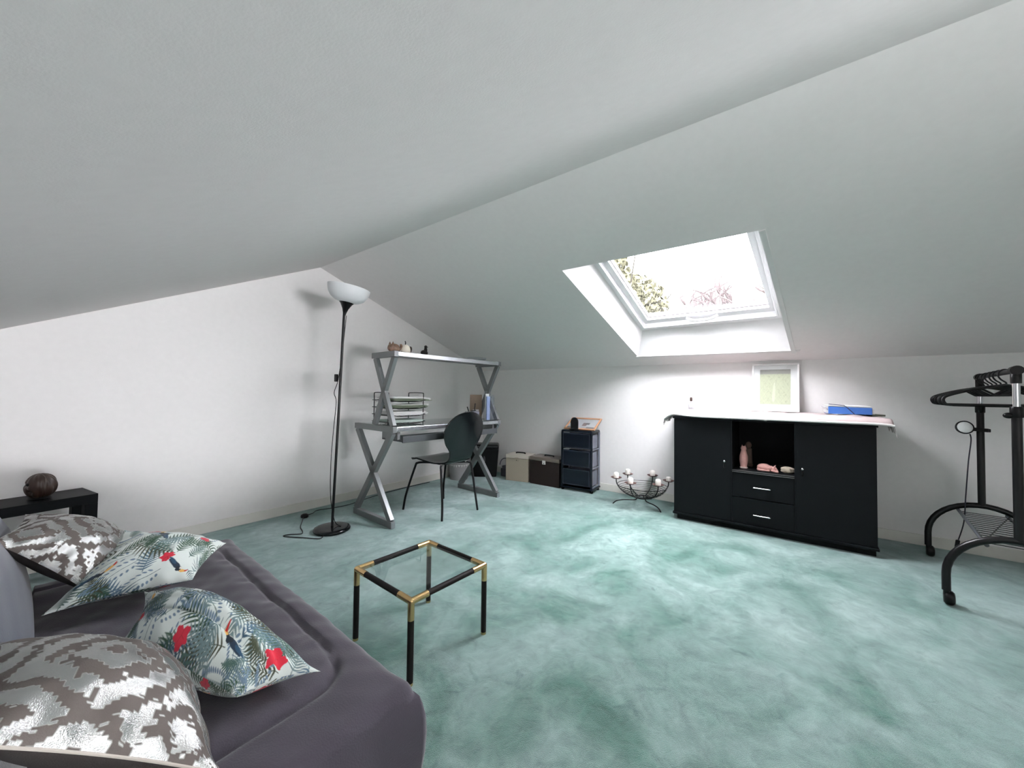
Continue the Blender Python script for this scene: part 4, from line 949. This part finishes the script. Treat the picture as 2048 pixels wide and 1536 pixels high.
# local: x along the rail, y = left side
for x in (0, LR):
    FT = .225; pts = [(x, FT, .075), (x, FT, .16)]+[(x, FT*math.cos(a), .16+.215*math.sin(a)) for a in np.linspace(.15, PI-.15, 18)]+[(x, -FT, .16), (x, -FT, .075)]
    MB().tube(pts, .0165, 14).build('foot_arch', BLACKMET, rk, smooth=True)
    for s in (1, -1):
        c_ = MB(); c_.tube([(x, s*FT, .078), (x, s*FT, .050)], .011, 10)
        c_.lathe([(.0, -.019), (.026, -.019), (.034, -.011), (.036, 0), (.034, .011), (.026, .019), (0, .019)], 20, (x+.012, s*FT-.010, .0365), Matrix.Rotation(PI/2, 4, 'X') @ Matrix.Rotation(0, 4, 'Y'))
        c_.build('castor', BLACK, rk, smooth=True)
    MB().tube([(x, 0, .37), (x, 0, .985)], .0165, 16).build('pole', BLACKMET, rk, smooth=True)
    MB().lathe([(.0175, 0), (.021, .004), (.021, .045), (.018, .052)], 18, (x, 0, .945)).build('pole_collar', BLACK, rk, smooth=True)
    MB().tube([(x, 0, .98), (x, 0, 1.125)], .0125, 16).build('inner_pole', CHROME, rk, smooth=True)
    MB().lathe([(.016, 1.105), (.0175, 1.108), (.0175, 1.150), (.014, 1.155)], 16, (x, 0, 0)).build('rail_connector', BLACK, rk, smooth=True)
    MB().tube([(x-.024, 0, 1.166), (x+.024, 0, 1.166)], .0215, 18).build('rail_cap', BLACK, rk, smooth=True)
MB().ball((-.004, .024, .955), (.014, .018, .014)).build('knob', BLACK, rk, smooth=True)
MB().tube([(.02, 0, 1.166), (LR-.02, 0, 1.166)], .013, 14).build('rail', BLACKMET, rk, smooth=True)
ZSH = .318
for y in (.095, -.095): MB().tube([(0, y, ZSH+.014), (LR, y, ZSH+.014)], .0085, 10).build('shelf_rod', DARKTRAY, rk, smooth=True)
for i in range(15):
    x = .05+(LR-.10)*i/14; MB().tube([(x, .095, ZSH+.014), (x, -.095, ZSH+.014)], .0022, 6).build('shelf_wire', BLACKMET, rk, smooth=True)
MB().tube([(.05, .095, ZSH+.020), (LR-.05, -.095, ZSH+.020)], .003, 6).build('shelf_brace', BLACKMET, rk, smooth=True)
# hangers, one by one
RZ = math.atan2(dv.y, dv.x)
h0 = thing('clothes_hanger', None, 'hanger', (0, 0, 0), RZ, 'black hangers on the clothes rack')
hookp = [(0, -.004, -.062), (0, -.004, -.048), (0, .012, -.032), (0, .021, -.012), (0, .017, .008), (0, .004, .0185), (0, -.010, .017), (0, -.019, .006), (0, -.020, -.004)]
MB().tube(smoothpts(hookp, 4), .0035, 8).build('hook', BLACKMET, h0, smooth=True)
bp_ = smoothpts([(0, 0, -.060), (0, .10, -.082), (0, .185, -.112), (0, .207, -.130), (0, .205, -.152), (0, .185, -.164), (0, .10, -.166), (0, -.10, -.166), (0, -.185, -.164), (0, -.205, -.152), (0, -.207, -.130), (0, -.185, -.112), (0, -.10, -.082), (0, 0, -.060)], 4)[:-1]
MB().tube(bp_, .0068, 10, closed=True).build('body', BLACK, h0, smooth=True)
MB().tube([(0, .075, -.079), (0, .03, -.112), (0, -.03, -.112), (0, -.075, -.079)], .005, 8).build('strap_bar', BLACK, h0, smooth=True)
hx = [(.20, 3), (.31, -2), (.40, 4), (.50, 1), (.60, -3), (.70, 2)]
ord_ = ['nearest to the camera', 'second nearest', 'third nearest', 'fourth nearest', 'fifth nearest', 'farthest, by the wall-side pole']
for i, (x, a) in enumerate(hx):
    o = h0 if i == 0 else copy_tree(h0)
    o.location = P1+dv*x+Vector((0, 0, 1.1625)); o.rotation_euler = (0, 0, RZ+math.radians(a*1.5)); o['label'] = 'black plastic hanger on the clothes rack rail, %s of six' % ord_[i]
# clip lamp on the far pole
cl2 = thing('clip_lamp', 'round clip-on lamp with frosted lens and hanging cord on the far rack pole', 'lamp', P2+Vector((0, 0, .845)), RZ)
HM = Matrix.Rotation(math.radians(-78), 4, 'Y') @ Matrix.Rotation(math.radians(14), 4, 'X')
hc = (-.055, .072, .008)
MB().lathe([(.0, -.028), (.020, -.026), (.034, -.014), (.0405, .004), (.0405, .012), (.035, .014), (.033, .010), (0, .010)], 28, hc, HM).build('lamp_head', BLACK, cl2, smooth=True)
MB().lathe([(.0345, .0115), (.026, .017), (.012, .020), (0, .021)], 28, hc, HM).build('lens', LENS, cl2, smooth=True)
MB().bar((-.042, .038, 0), (-.012, -.028, -.006), .016, .022).bar((.020, .03, -.004), (.026, -.036, -.006), .012, .020).bar((-.022, -.030, -.006), (.028, -.030, -.006), .016, .020).build('clamp', BLACK, cl2, bevel=.003)
MB().tube(smoothpts([(-.05, .048, -.03), (-.05, .044, -.07), (-.045, .055, -.20), (-.04, .068, -.42), (-.03, .076, -.58), (-.02, .100, -.705)], 6), .0032, 6).build('cord', mat('dark_violet_cord', (.02, .016, .03), .5), cl2, smooth=True)
MB().bar((-.02, .100, -.70), (-.018, .106, -.752), .016, .018).build('plug', BLACK, cl2, bevel=.003)
